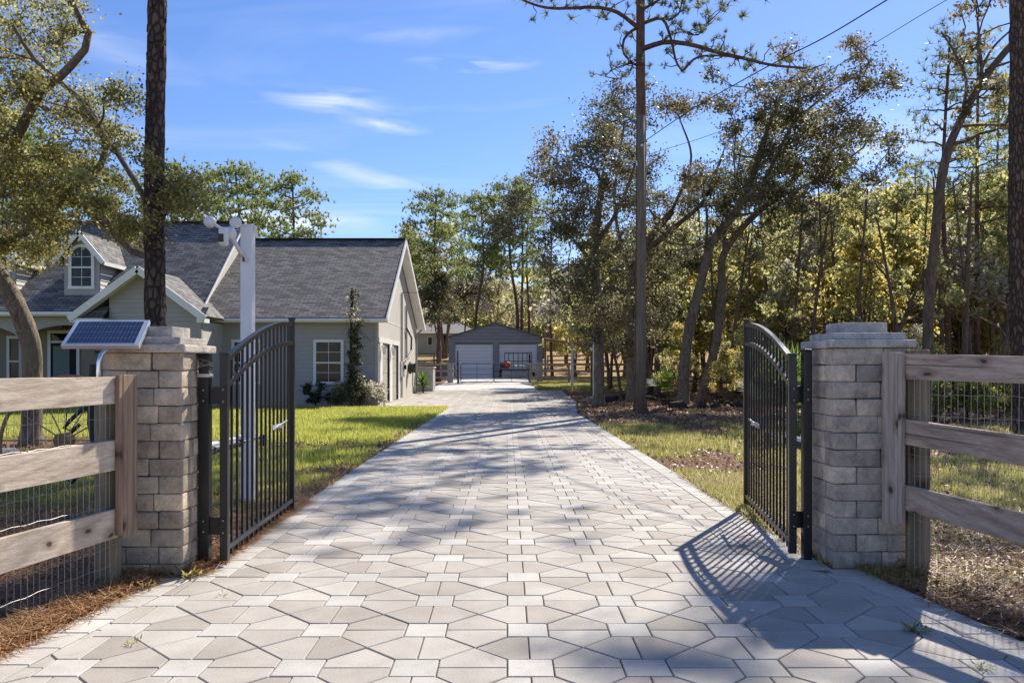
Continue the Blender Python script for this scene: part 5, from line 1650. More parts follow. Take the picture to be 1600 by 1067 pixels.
# ------------------------------------------------------------------ trees
def wander(p0, p1, r, n=7, amp=.08, sag=0.0):
    """bent polyline from p0 to p1"""
    p0, p1 = np.array(p0, float), np.array(p1, float)
    L = np.linalg.norm(p1 - p0)
    t_ = np.linspace(0, 1, n)[:, None]
    P = p0 + (p1 - p0) * t_
    off = np.cumsum(r.normal(0, 1, (n, 3)), 0); off -= off[0] + (off[-1] - off[0]) * t_
    P += off * amp * L / math.sqrt(n)
    P[:, 2] += sag * L * np.sin(t_[:, 0] * math.pi)
    return P
def path_pts(pts, n):
    """resample a polyline smoothly (Catmull-Rom)"""
    P = [np.array(p, float) for p in pts]
    P = [2 * P[0] - P[1]] + P + [2 * P[-1] - P[-2]]
    out_ = []
    m_ = len(P) - 3
    for k in np.linspace(0, m_ - 1e-6, n):
        i = int(k); t_ = k - i
        a, b_, c, d = P[i:i + 4]
        out_.append(.5 * ((2 * b_) + (-a + c) * t_ + (2 * a - 5 * b_ + 4 * c - d) * t_ ** 2 + (-a + 3 * b_ - 3 * c + d) * t_ ** 3))
    return np.array(out_)

class Tree:
    def __init__(s, name, label, base, seed, bark, group=None, cat='tree'):
        s.t = thing(name, label, cat, tuple(base), group)
        s.r = np.random.default_rng(seed)
        s.trunk, s.limbs, s.bark = MB(), MB(), bark
        s.nodes = []                       # (point, radius) places limbs may start from
        s.leaves, s.sizes, s.need = [], [], []
    def add_trunk(s, pts, r0, r1, n=26, sides=14, rough=.05, flare=.5, reg=True):
        P = path_pts(pts, n)
        k = np.linspace(0, 1, n)
        rad = r0 + (r1 - r0) * k
        rad[0] *= 1 + flare; rad[1] *= 1 + flare * .35
        ph = s.r.random(3) * 9
        s.trunk.tube(P, list(rad), sides, fn=lambda i, j: 1 + rough * mnoise.noise(Vector((j * .9 + ph[0], i * .55 + ph[1], ph[2]))) * 2)
        if reg:
            for i in range(n // 4, n): s.nodes.append((P[i], rad[i]))
        return P, rad
    def limb(s, p0, p1, r0, r1, n=7, amp=.07, sag=0., sides=6, reg=True):
        P = wander(p0, p1, s.r, n, amp, sag)
        rad = np.linspace(r0, r1, n)
        s.limbs.tube(P, list(rad), sides, cap=False)
        if reg:
            for i in range(1, n): s.nodes.append((P[i], rad[i]))
        return P
    def limb_path(s, pts, r0, r1, n=14, sides=8):
        P = path_pts(pts, n); rad = np.linspace(r0, r1, n)
        s.limbs.tube(P, list(rad), sides, cap=False)
        for i in range(1, n): s.nodes.append((P[i], rad[i]))
        return P
    def attach(s, c, below=True):
        c = np.array(c); best, bd = None, 1e9
        for p, rr in s.nodes:
            d = np.linalg.norm(p - c)
            dz = c[2] - p[2]
            cost = d + (1.5 * max(0, -dz) if below else 0)
            if cost < bd: bd, best = cost, (p, rr)
        return best
    def clump(s, c, rad, nleaf, leaf, nsub=9, tw=.012, squash=.75, flat=.8, amp=.1):
        c = np.array(c, float)
        p, rr = s.attach(c)
        r_ = min(rr * .55, .05 + .02 * rad)
        L = s.limb(p, c, max(r_, tw * 1.6), tw * 1.2, 6, amp, .06, 5)
        per = max(6, nleaf // nsub)
        for _ in range(nsub):
            d = s.r.normal(0, 1, 3); d /= np.linalg.norm(d); d[2] *= squash
            sub = c + d * rad * s.r.random() ** .45
            k = s.r.integers(max(1, len(L) - 3), len(L))
            tp = s.limb(L[k], sub, tw, tw * .4, 4, .12, .03, 3, reg=False)
            # leaves along the outer part of the twig
            w_ = s.r.random(per) ** .7
            idx = w_ * 2.2 + .8
            i0 = np.clip(idx.astype(int), 0, 2); f = (idx - i0)[:, None]
            base = tp[i0] * (1 - f) + tp[i0 + 1] * f
            sp_ = s.r.normal(0, 1, (per, 3)) * rad * np.array([.30, .30, .20])
            s.leaves.append(base + sp_)
            s.sizes.append(leaf * (.55 + .8 * s.r.random(per)))
    def tuft(s, c, n=14, L=.22, w_=.006, up=.35):
        d = s.r.normal(0, 1, (n, 3)); d[:, 2] += up * 2; d /= np.linalg.norm(d, axis=1)[:, None]
        c = np.array(c) + s.r.normal(0, .02, (n, 3))
        sd_ = np.cross(d, s.r.normal(0, 1, (n, 3))); sd_ /= np.linalg.norm(sd_, axis=1)[:, None]
        l = L * (.6 + .6 * s.r.random(n))[:, None]
        v = np.empty((n, 3, 3), dtype=np.float32)
        v[:, 0] = c - sd_ * w_; v[:, 1] = c + sd_ * w_; v[:, 2] = c + d * l
        s.need.append(v.reshape(-1, 3))
    def finish(s, leafmat=None, needlemat=None, flat=.8, mat2=None, share2=0):
        s.trunk.build('trunk', s.bark, s.t, smooth=True, fix=False)
        if s.limbs.v: s.limbs.build('limbs', s.bark, s.t, smooth=True, fix=False)
        if s.leaves:
            C_, S_s = np.concatenate(s.leaves), np.concatenate(s.sizes)
            if mat2 is not None:
                # whole sprays turn colour together
                nz_ = vnoise(C_[:, 0] * 1.0 + 9, C_[:, 2] + C_[:, 1], .9)
                k = nz_ < share2
                fast_mesh('crown', quads(C_[~k], S_s[~k], s.r, flat), 4, leafmat, s.t)
                if k.sum() > 3: fast_mesh('crown', quads(C_[k], S_s[k], s.r, flat), 4, mat2, s.t)
            else:
                fast_mesh('crown', quads(C_, S_s, s.r, flat), 4, leafmat, s.t)
        if s.need:
            fast_mesh('crown', np.concatenate(s.need), 3, needlemat, s.t)
        return s.t
def inpoly(x, y, poly):
    c = False
    for i in range(len(poly)):
        (x1, y1), (x2, y2) = poly[i - 1], poly[i]
        if (y1 > y) != (y2 > y) and x < (x2 - x1) * (y - y1) / (y2 - y1) + x1: c = not c
    return c

# ---- leaning live oak at the left
tr = Tree('live_oak', 'leaning live oak with small olive leaves spreading over the left of the house roof', (W(48, 690, 15.5)[0], 15.5, 0), 5, M['oakbark'], 'oaks by the house')
b0 = W(48, 694, 15.5)
tr.add_trunk([(b0[0], 15.5, -.1), W(50, 620, 15.5), W(48, 540, 15.4), W(22, 470, 15.2), W(-20, 400, 15.0), W(-45, 320, 14.6)], .19, .15, 28, 16, .06, .35)
tr.limb_path([W(-38, 340, 14.7), W(10, 250, 14.4), W(60, 150, 14.0), W(100, 115, 13.8), W(140, 60, 13.6), W(110, 0, 13.4), W(118, -90, 13.2)], .10, .04)
tr.limb_path([W(-20, 400, 15.0), W(60, 350, 14.8), W(110, 300, 14.4), W(165, 245, 14.2), W(140, 170, 14), W(60, 100, 13.8), W(20, 40, 13.6)], .08, .03)
tr.limb_path([W(-45, 320, 14.6), W(-10, 180, 14.4), W(-30, 40, 14.2), W(-20, -120, 14.0)], .13, .05)
tr.limb_path([W(105, 305, 14.5), W(160, 345, 14.2), W(215, 398, 14.0), W(250, 385, 13.8), W(236, 330, 13.8), W(190, 250, 13.9), W(120, 150, 13.9)], .075, .04)
poly = [(-60, -60), (70, -60), (100, 0), (120, 50), (160, 95), (215, 150), (235, 200), (238, 262), (285, 268), (330, 285), (318, 315), (262, 352), (238, 400), (215, 392), (190, 350), (150, 345), (110, 362), (90, 400), (40, 412), (-60, 420)]
holes = [(164, 262, 20), (70, 130, 15), (60, 188, 18), (118, 60, 0), (20, 195, 14), (128, 335, 0), (140, 110, 12)]
k = 0
while k < 165:
    px, py = tr.r.uniform(-60, 330), tr.r.uniform(-60, 415)
    if not inpoly(px, py, poly): continue
    if any((px - a) ** 2 + (py - b_) ** 2 < c * c * 1.7 for a, b_, c in holes): continue
    if py < 190 and tr.r.random() < .25: continue
    if fbm(np.array([px + 300.]), np.array([py + 90.]), .022)[0] < .41: continue
    d = tr.r.uniform(12.6, 16.4)
    tr.clump(W(px, py, d), tr.r.uniform(.26, .56), 300, .039, 10, .006)
    k += 1
tr.finish(M['oakleaf'], mat2=M['olive'], share2=.36)

# ---- tall pine trunk before the house, crown above the frame
def pine_near(name, label, base, top, r0, r1, seed, crown_z, mat='pinebark', tufts=420, lean=0, spread=2.4, group='tall pines close to the drive', nl=.26):
    tr = Tree(name, label, base, seed, M[mat], group)
    bx_, by_ = base[0], base[1]
    H = top
    P, rad = tr.add_trunk([(bx_, by_, -.1), (bx_ + lean * .25 - .05, by_, H * .25), (bx_ + lean * .55 + .04, by_, H * .5), (bx_ + lean * .8, by_, H * .78), (bx_ + lean, by_, H)], r0, r1, 110, 26, .09, .5)
    # bark flakes standing off the trunk
    fl = MB()
    for _ in range(260):
        i = int(tr.r.integers(4, 100)); a = tr.r.random() * 6.28
        p = Vector(P[i]); o_ = Vector((math.cos(a), math.sin(a), 0)); tt = Vector((-math.sin(a), math.cos(a), 0))
        c = p + o_ * rad[i] * 1.0
        fl.obox(c, (tt, o_, (0, 0, 1)), (tr.r.uniform(.012, .032), .007, tr.r.uniform(.025, .07)), 0, .006)
    fl.build('bark_plates', M[mat], tr.t, fix=False, kind='stuff')
    for _ in range(7):
        i = int(tr.r.integers(30, 100)); a = tr.r.random() * 6.28
        p = P[i]; q_ = p + np.array([math.cos(a), math.sin(a) * .5, .15]) * (rad[i] + tr.r.uniform(.04, .14))
        tr.limb(p, q_, .012, .004, 3, .05, 0, 4, reg=False)
    for k in range(22):
        z = crown_z + (H - crown_z) * (k + .5) / 22
        a = k * 2.4 + tr.r.random(); L = spread * (1.1 - .7 * (z - crown_z) / (H - crown_z)) * tr.r.uniform(.7, 1.1)
        i = int(np.argmin(abs(P[:, 2] - z)))
        e = P[i] + np.array([math.cos(a) * L, math.sin(a) * L, .25 * L])
        B = tr.limb(P[i], e, .045, .015, 7, .08, .05, 5)
        for _ in range(tufts // 22):
            j = int(tr.r.integers(2, 7)); c = B[min(j, 6)] + tr.r.normal(0, .28, 3)
            tr.tuft(c, 15, .26, .008)
            if tr.r.random() < .35: tr.limb(B[min(j, 6)], c, .008, .004, 3, .1, 0, 3, reg=False)
    return tr.finish(None, M['pineneedle'])
pine_near('pine_tree', 'tall dark scaly pine trunk rising behind the tan pillar before the grey house', (W(248, 0, 13.6)[0], 13.6, 0), 17, .168, .12, 41, 11.5, tufts=300, lean=-.10)
pine_near('pine_tree', 'thick brown pine trunk at the right edge behind the brown board fence', (W(1604, 0, 18.6)[0], 18.6, 0), 19, .28, .17, 42, 13.0, 'pinebarkB', tufts=290, lean=-.3, spread=2.6)

# ---- utility pole
PX, PYd = W(1001.5, 0, 25.3)[0], 25.3
t = thing('utility_pole', 'round brown utility pole standing on the leaf litter right of the drive', 'utility pole', (PX, PYd, 0))
MB().tube([(PX, PYd, -.2), (PX, PYd, 3), (PX + .01, PYd, 6), (PX - .0, PYd, 9.3)], [.155, .145, .13, .115], 18).build('pole', M['pole'], t, smooth=True)
MB().tube([(PX - .12, PYd - .02, 7.75), (PX - .15, PYd - .05, 7.9)], .03, 8).build('insulator', M['plasticw'], t)
MB().tube([(PX, PYd - .12, 8.35), (PX, PYd - .2, 8.35)], .04, 8).build('insulator', M['plasticw'], t)
def wire(pts, r_, name, label):
    P = path_pts(pts, 40)
    ob = MB().tube(P, r_, 6).build(name, M['blackdull'], fix=False); tag(ob, label, 'cable', 'overhead lines')
wire([(PX - .02, PYd - .16, 8.4), W(1080, 172, 21.5), W(1200, 104, 18), W(1290, 58, 16), W(1390, -2, 14.5), W(1700, -190, 10)], .014, 'overhead_cable', 'thick black cable rising from the utility pole to the upper right')
wire([(PX + .02, PYd - .18, 8.0), W(1150, 195, 21), W(1350, 78, 16.5), W(1480, 0, 14.5), W(1800, -180, 10)], .0075, 'overhead_cable', 'thin lower line rising from the utility pole to the upper right')
wire([(PX - .15, PYd - .05, 7.9), W(900, 352, 27.5), W(800, 412, 31), W(720, 444, 35), W(672, 456, 37.3), (WX1 + .1, y1_, cz(457, y1_))], .014, 'service_cable', 'black service cable sagging from the utility pole to the house gable')

# ---- pine whose trunk stands behind the utility pole
tr = Tree('pine_tree', 'tall pine with long bent limbs standing right behind the utility pole', (PX + .28, 27.2, 0), 51, M['pinebark2'], 'tall pines close to the drive')
P, rad = tr.add_trunk([(PX + .28, 27.2, -.1), (PX + .30, 27.2, 4), (PX + .32, 27.2, 8), (PX + .30, 27.2, 12), (PX + .3, 27.2, 16), (PX + .3, 27.2, 21)], .20, .12, 60, 14, .07, .4)
def plimb(pts, r0, r1, tn, seed_sp=.35, d=27.2, dd=0):
    Q = tr.limb_path([W(a, b_, d + dd * i) for i, (a, b_) in enumerate(pts)], r0, r1, 16, 7)
    for _ in range(tn):
        j = int(tr.r.integers(4, 16)); p = Q[j]
        e = p + tr.r.normal(0, 1, 3) * np.array([.38, .38, .22]) + np.array([0, 0, .12])
        B = tr.limb(p, e, .020, .010, 5, .22, .05, 4, reg=False)
        for _k in range(3): tr.tuft(B[-1] + tr.r.normal(0, .05, 3), 18, .17, .0095, .5)
    for _k in range(3): tr.tuft(Q[-1] + tr.r.normal(0, .1, 3), 14, .2, .008)
plimb([(1001, 46), (992, 40), (965, 20), (930, 12), (870, 14), (835, 8), (800, -8)], .085, .03, 14, dd=-.15)
plimb([(1001, 52), (992, 46), (975, 62), (975, 85), (988, 98), (985, 112)], .06, .02, 8)
plimb([(1001, 16), (1010, 12), (1030, 0), (1060, -20)], .06, .03, 8)
plimb([(1001, 39), (1010, 35), (1035, 30), (1048, 60), (1056, 95), (1066, 112)], .07, .03, 10)
plimb([(1001, 78), (1012, 74), (1040, 66), (1080, 70), (1120, 82), (1165, 92), (1205, 102), (1260, 107)], .10, .035, 30, dd=-.25)
plimb([(1066, 112), (1090, 90), (1130, 88), (1180, 96)], .045, .02, 16)
plimb([(1045, 32), (1060, 22), (1066, 2)], .04, .02, 10)
plimb([(1001, 106), (985, 100), (960, 108), (945, 120)], .035, .012, 14)
plimb([(1060, 45), (1090, 55), (1110, 30)], .03, .012, 16)
for k in range(34):
    z = 14.3 + k * .19; a = k * 2.4; L = 6.2 * (1.1 - .021 * k) * tr.r.uniform(.6, 1)
    i = int(np.argmin(abs(P[:, 2] - z)))
    e = P[i] + np.array([math.cos(a) * L, math.sin(a) * L, .2 * L])
    B = tr.limb(P[i], e, .06, .02, 7, .1, .05, 5)
    for _ in range(60): tr.tuft(B[int(tr.r.integers(2, 7))] + tr.r.normal(0, .6, 3), 20, .36, .02)
tr.finish(None, M['pineneedle'])

# ---- oaks of the right-hand group
def oak(label, pathpx, d, r0, r1, limbs, polys, n, seed, leafmat=None, leaf=.072, nleaf=230, rad=(.45, .95), depth=(-2.5, 2.5), ivy=None, mat2=None, share2=.3, holes=(), sub=7, name='oak_tree', bark='oakbark', grp='oaks and pines right of the drive'):
    d0 = d
    bz_ = W(pathpx[0][0], pathpx[0][1], d0)
    tr = Tree(name, label, (bz_[0], d0, 0), seed, M[bark], grp)
    pts = [Vector((bz_[0], d0, -.12))] + [W(a, b_, d0) for a, b_ in pathpx[1:]]
    P, rr = tr.add_trunk(pts, r0, r1, 34, 12, .09, .45)
    for lp, dl, q0, q1 in limbs:
        tr.limb_path([W(a, b_, d0 + dl * i) for i, (a, b_) in enumerate(lp)], q0, q1)
    k = 0; tries = 0
    xs = [p[0] for p in polys]; ys_ = [p[1] for p in polys]
    while k < n and tries < 20000:
        tries += 1
        px, py = tr.r.uniform(min(xs), max(xs)), tr.r.uniform(min(ys_), max(ys_))
        if not inpoly(px, py, polys): continue
        if any((px - a) ** 2 + (py - b_) ** 2 < c * c for a, b_, c in holes): continue
        if fbm(np.array([px]), np.array([py]), .018)[0] < .36: continue
        tr.clump(W(px, py, d0 + tr.r.uniform(*depth)), tr.r.uniform(*rad), nleaf, leaf, sub, .014)
        k += 1
    if ivy:
        (ya, yb), m_, w_ = ivy
        for _ in range(m_):
            py = tr.r.uniform(ya, yb); i = int(np.argmin([abs(W(0, py, d0)[2] - p[2]) for p in P]))
            c = P[i] + tr.r.normal(0, 1, 3) * np.array([w_, w_, .15])
            n_ = 40
            tr.leaves.append(c + tr.r.normal(0, .14, (n_, 3))); tr.sizes.append(leaf * .9 * (.6 + .6 * tr.r.random(n_)))
    return tr.finish(leafmat or M['oakleafR'], mat2=mat2, share2=share2)

oak('ivy-covered oak with a pale straight trunk, first right of the drive', [(936, 636), (936, 560), (935, 480), (930, 400), (935, 330), (945, 270)], 30.0, .21, .11,
    [([(932, 420), (900, 380), (870, 350), (850, 330)], .2, .08, .03), ([(932, 380), (965, 330), (985, 280), (1000, 230)], -.1, .09, .03), ([(936, 500), (955, 470), (975, 440)], .1, .05, .02)],
    [(775, 400), (770, 330), (790, 290), (830, 265), (828, 225), (870, 205), (905, 220), (940, 180), (965, 195), (985, 240), (985, 430), (955, 520), (925, 545), (900, 500), (870, 440), (830, 400)],
    88, 61, mat2=M['oakleafB'], share2=.42, ivy=((300, 545), 75, .24), holes=((800, 390, 22),))
oak('large dark-crowned oak whose trunk stands just left of the utility pole', [(987, 630), (987, 560), (984, 480), (990, 420), (1010, 380), (1050, 330)], 33.5, .23, .14,
    [([(1000, 400), (1060, 350), (1095, 320), (1110, 290), (1130, 240)], .0, .12, .05), ([(990, 440), (970, 380), (960, 320), (965, 260), (975, 200)], -.1, .09, .04), ([(1050, 330), (1080, 250), (1060, 180)], .1, .07, .03)],
    [(925, 190), (930, 130), (960, 115), (1000, 110), (1040, 118), (1060, 140), (1085, 170), (1120, 190), (1150, 230), (1150, 330), (1120, 400), (1060, 460), (1020, 530), (965, 560), (955, 420), (945, 300)],
    98, 62, mat2=M['oakleafB'], share2=.36, ivy=((330, 560), 40, .25), holes=((985, 395, 9), (1040, 130, 9)))
oak('slender straight oak between the utility pole and the leaning oaks', [(1027, 616), (1027, 560), (1024, 480), (1026, 400), (1022, 330)], 40.0, .17, .09, [],
    [(985, 520), (990, 380), (1010, 330), (1050, 330), (1070, 400), (1060, 520), (1030, 560)], 18, 63, mat2=M['olive'], share2=.55, bark='oakbarkR')
oak('tall oak leaning right with a long bare curved trunk, left one of the leaning pair', [(1067, 631), (1070, 570), (1078, 510), (1095, 440), (1112, 380), (1150, 330), (1178, 270), (1195, 215)], 31.0, .22, .12,
    [([(1150, 330), (1190, 290), (1215, 240), (1240, 190), (1255, 150)], -.2, .10, .035), ([(1100, 420), (1105, 350), (1100, 300), (1090, 250)], .2, .07, .03), ([(1195, 215), (1215, 160), (1240, 120), (1290, 100)], -.15, .07, .02), ([(1240, 190), (1290, 150), (1340, 120), (1370, 130)], -.1, .05, .02)],
    [(1060, 260), (1070, 190), (1095, 150), (1100, 115), (1145, 105), (1180, 95), (1215, 70), (1250, 75), (1280, 65), (1330, 45), (1352, 60), (1345, 90), (1400, 110), (1422, 135), (1395, 155), (1350, 145), (1330, 180), (1345, 260), (1300, 330), (1220, 350), (1150, 330), (1080, 330)],
    92, 64, mat2=M['oakleafB'], share2=.58, nleaf=240, holes=((1185, 205, 10), (1300, 190, 12), (1240, 240, 9), (1360, 100, 0)))
oak('dark oak leaning right from a buttressed foot, right one of the leaning pair', [(1092, 630), (1108, 580), (1120, 530), (1128, 460), (1130, 400), (1165, 350), (1210, 310), (1250, 270)], 32.5, .20, .10,
    [([(1210, 310), (1260, 290), (1310, 260), (1350, 230)], -.1, .08, .03), ([(1130, 410), (1135, 340), (1150, 280), (1160, 220)], .2, .08, .03), ([(1128, 460), (1160, 430), (1175, 400)], .0, .05, .02)],
    [(1150, 230), (1200, 180), (1260, 170), (1330, 170), (1385, 180), (1408, 225), (1400, 265), (1380, 285), (1390, 325), (1340, 350), (1290, 345), (1240, 385), (1190, 400), (1150, 430), (1130, 380)],
    66, 65, mat2=M['olive'], share2=.38, nleaf=230, holes=((1340, 285, 14), (1230, 215, 9), (1290, 230, 10)))
# curved tree right of the pillar
oak('tall reddish tree with a curving trunk just right of the grey pillar', [(1449, 656), (1450, 560), (1452, 460), (1462, 360), (1475, 260), (1500, 190), (1540, 120), (1580, 70)], 22.6, .155, .09,
    [([(1500, 190), (1510, 130), (1490, 80), (1470, 50)], -.1, .05, .02), ([(1535, 125), (1530, 60), (1525, 10)], .1, .05, .02), ([(1462, 355), (1500, 330), (1540, 330)], .1, .03, .012), ([(1540, 110), (1590, 95), (1640, 100)], .1, .04, .02), ([(1520, 150), (1548, 80), (1600, 30)], .1, .05, .02)],
    [(1440, 130), (1455, 60), (1500, 20), (1440, -60), (1380, -200), (1400, -300), (1400, -380), (1500, -380), (1690, -330), (1690, -60), (1660, 160), (1600, 200), (1560, 215), (1500, 200), (1470, 170)],
    72, 66, leafmat=M['oakleafB'], mat2=M['oakleaf'], share2=.4, leaf=.085, nleaf=80, rad=(.3, .8), depth=(-2.2, 2.2), bark='oakbarkR', name='curved_tree')

# ---- pieces under the trees
for i, (px, py, s_) in enumerate([(1044, 633, .20), (1060, 638, .24), (1098, 637, .15), (1118, 637, .14), (1122, 623, .13), (1129, 632, .16), (1134, 632, .15), (1147, 623, .11), (1150, 636, .18), (1010, 626, .20), (1033, 623, .22), (975, 626, .26), (950, 628, .22), (962, 627, .2), (1020, 627, .16)]):
    d = 1897.5 / (py - 572); p = W(px, py, d)
    lab = 'dark clod of roots lying in the leaf litter among the right-hand tree trunks'
    ob = MB().ball((p[0], d, s_ * .35), s_, 10, 7, (1.4, .9, .8), lambda d_: 1 + .45 * mnoise.noise(d_ * 3 + Vector((i * 3., 0, 0)))).build('root_clod', M['logm'])
    tag(ob, lab, 'root clod', 'dark clods under the right-hand trees')
ob = MB().box((W(922, 624, 32)[0], 32, .14), (.28, .25, .3), .05, .3).build('rock', M['rock']); tag(ob, 'pale stone at the foot of the ivy-covered oak', 'rock')

# ---- garden plants by the house
def bush(name, label, px, py, d, rx, rz, n, leafmat, seed, leaf=.06, mat2=None, share2=.3, grp=None, cat='shrub', z0=0):
    c = W(px, py, d)
    tr = Tree(name, label, (c[0], d, gzf(0, d)), seed, M['vinestem'], grp, cat)
    tr.add_trunk([(c[0], d, gzf(0, d) - .05), (c[0], d, gzf(0, d) + rz * .5)], .03, .015, 6, 6, .05, .2)
    tr.nodes.append((np.array([c[0], d, gzf(0, d) + .05]), .03))
    for _ in range(n):
        a = tr.r.random() * 6.28; q_ = tr.r.random() ** .5
        p = np.array([c[0] + math.cos(a) * rx * q_, d + math.sin(a) * rx * .8 * q_, gzf(0, d) + rz * (.15 + .8 * tr.r.random() * (1 - .4 * q_))])
        tr.clump(p, .28 * min(1.4, rx), 90, leaf, 5, .006)
    return tr.finish(leafmat, mat2=mat2, share2=share2)
bush('shrub', 'low dark shrub under the right window of the garage wing', 493, 0, 30.3, .62, 1.05, 16, M['darkshrub'], 71)
bush('shrub', 'bushy grey-green shrub spilling over the bed at the garage corner', 562, 0, 30.2, 1.0, 1.2, 56, M['greyleaf'], 72, mat2=M['oakleafR'], share2=.35)
# vine-wrapped stake
c = W(549, 0, 30.15)
tr = Tree('climbing_vine', 'vine climbing a thin dark stake in front of the garage wing', (c[0], 30.15, 0), 73, M['vinestem'], None, 'vine')
tr.add_trunk([(c[0], 30.15, -.05), (c[0] - .03, 30.15, 1.5), (c[0], 30.15, 3.0), (c[0] + .02, 30.15, 4.35)], .055, .045, 16, 8, .2, .1)
for py in np.concatenate([np.linspace(455, 500, 10), np.linspace(500, 560, 26), np.linspace(555, 625, 40)]):
    w_ = .10 + (.22 if 515 < py < 560 else .12) + (.12 if py > 575 else 0)
    p = W(549 + tr.r.normal(0, 1) * w_ * 20 + (6 if 500 < py < 570 else 3), py, 30.1)
    tr.clump(p, .16, 60, .05, 5, .005)
for k in range(9):
    p0 = np.array(W(549, 455 + k * 8, 30.1)); e = p0 + np.array([tr.r.uniform(-.5, .9), tr.r.uniform(-.3, .1), -tr.r.uniform(.2, 1.2)])
    B = tr.limb(p0, e, .008, .004, 6, .1, .25, 3, reg=False)
    tr.leaves.append(B[2:] + tr.r.normal(0, .05, (len(B) - 2, 3))); tr.sizes.append(np.full(len(B) - 2, .06))
tr.finish(M['greyleaf'], mat2=M['oakleafR'], share2=.45)
def fan_plant(name, label, x, y, z, h, n, mat, seed, w_=.03, spread=.9, grp=None, stem=.3):
    r = np.random.default_rng(seed)
    t = thing(name, label, 'plant', (x, y, z), grp)
    MB().tube([(x, y, z - .1), (x, y, z + stem)], .06, 8).build('stem', M['oakbarkR'], t)
    v = []
    for k in range(n):
        a = r.random() * 6.28; el = r.uniform(.1, 1.45); L = h * r.uniform(.6, 1.0)
        d = np.array([math.cos(a) * math.cos(el) * spread, math.sin(a) * math.cos(el) * spread, math.sin(el)])
        sd_ = np.array([-math.sin(a), math.cos(a), 0]) * w_
        p0 = np.array([x, y, z + stem * r.uniform(.4, 1)])
        m_ = p0 + d * L * .6; e = p0 + d * L + np.array([0, 0, -.18 * L])
        v += [p0 - sd_ * .5, p0 + sd_ * .5, m_ + sd_, m_ - sd_]
        v += [m_ - sd_, m_ + sd_, e + sd_ * .1, e - sd_ * .1]
    fast_mesh('fronds', np.array(v), 4, mat, t)
    return t
p = W(661, 0, 43.5); fan_plant('yucca', 'bright green spiky yucca at the back corner of the house', p[0], 43.5, .05, 1.15, 90, M['palm'], 81, .035, 1.0, None, .55)
p = W(640, 0, 43.0)
# palmettos behind the grey pillar
def palmetto(label, px, d, z, h, seed, n=9):
    r = np.random.default_rng(seed); x = W(px, 0, d)[0]
    t = thing('palmetto', label, 'palmetto', (x, d, 0), 'palmettos behind the grey pillar')
    st_ = MB(); v = []
    for k in range(n):
        a = r.random() * 6.28; el = r.uniform(.55, 1.35); L = h * r.uniform(.7, 1)
        e = np.array([x + math.cos(a) * math.cos(el) * L * .6, d + math.sin(a) * math.cos(el) * L * .6, z + math.sin(el) * L * .75])
        st_.tube([(x, d, z - .1), tuple((np.array([x, d, z]) + e) / 2 + np.array([0, 0, .05])), tuple(e)], .012, 5)
        f = np.array([math.cos(a) * math.cos(el), math.sin(a) * math.cos(el), math.sin(el)]); sd_ = np.cross(f, [0, 0, 1.0]); sd_ /= np.linalg.norm(sd_); up = np.cross(sd_, f)
        for q_ in np.linspace(-1.5, 1.5, 22):
            dd = f * math.cos(q_) + sd_ * math.sin(q_); l = h * .42 * (1 - .12 * abs(q_)) * r.uniform(.85, 1.05)
            wv_ = np.cross(dd, up) * .016
            tip = e + dd * l - np.array([0, 0, .08 * l])
            m_ = e + dd * l * .55
            v += [e - wv_ * .3, e + wv_ * .3, m_ + wv_, m_ - wv_, m_ - wv_, m_ + wv_, tip + wv_ * .1, tip - wv_ * .1]
    st_.build('stalks', M['palm'], t); fast_mesh('fans', np.array(v), 4, M['palm'], t)
palmetto('green fan palmetto seen between the right gate post and the grey pillar', 1249, 17.0, 0, 2.0, 91, 11)
palmetto('green fan palmetto peeping out right of the grey pillar cap', 1424, 19.5, .35, 1.35, 92, 6)
palmetto('dark palmetto between the utility pole and the leaning oaks', 1047, 34.5, 0, 1.7, 93, 10)

# ---- generic trees for the woods: prototypes built once, copied with shared meshes
def proto_scrub(seed, leafmat, H=7.0, rad=2.2, n=38, nleaf=150, leaf=.115, mat2=None, share2=.3, stems=3, low=.28, bark='oakbarkR'):
    tr = Tree('scrub_tree', 'x', (0, 0, 0), seed, M[bark])
    r = tr.r
    for k in range(stems):
        a = r.random() * 6.28; e = r.uniform(.15, .45) * rad
        tr.add_trunk([(r.normal(0, .12), r.normal(0, .12), -.15), (math.cos(a) * e * .4, math.sin(a) * e * .4, H * .3), (math.cos(a) * e * .6 + r.normal(0, .2), math.sin(a) * e, H * .6), (math.cos(a) * e * 1.3, math.sin(a) * e * 1.3, H * .88)], .09, .02, 12, 6, .08, .3)
    for k in range(n):
        z = H * (low + (1 - low) * r.random() ** .8)
        rr = rad * math.sin(min(1, (z / H) * .95 + .12) * math.pi) ** .5
        a = r.random() * 6.28; q_ = r.random() ** .55
        tr.clump((math.cos(a) * rr * q_, math.sin(a) * rr * q_, z), r.uniform(.5, 1.0), nleaf, leaf, 5, .018)
    return tr.finish(leafmat, mat2=mat2, share2=share2)
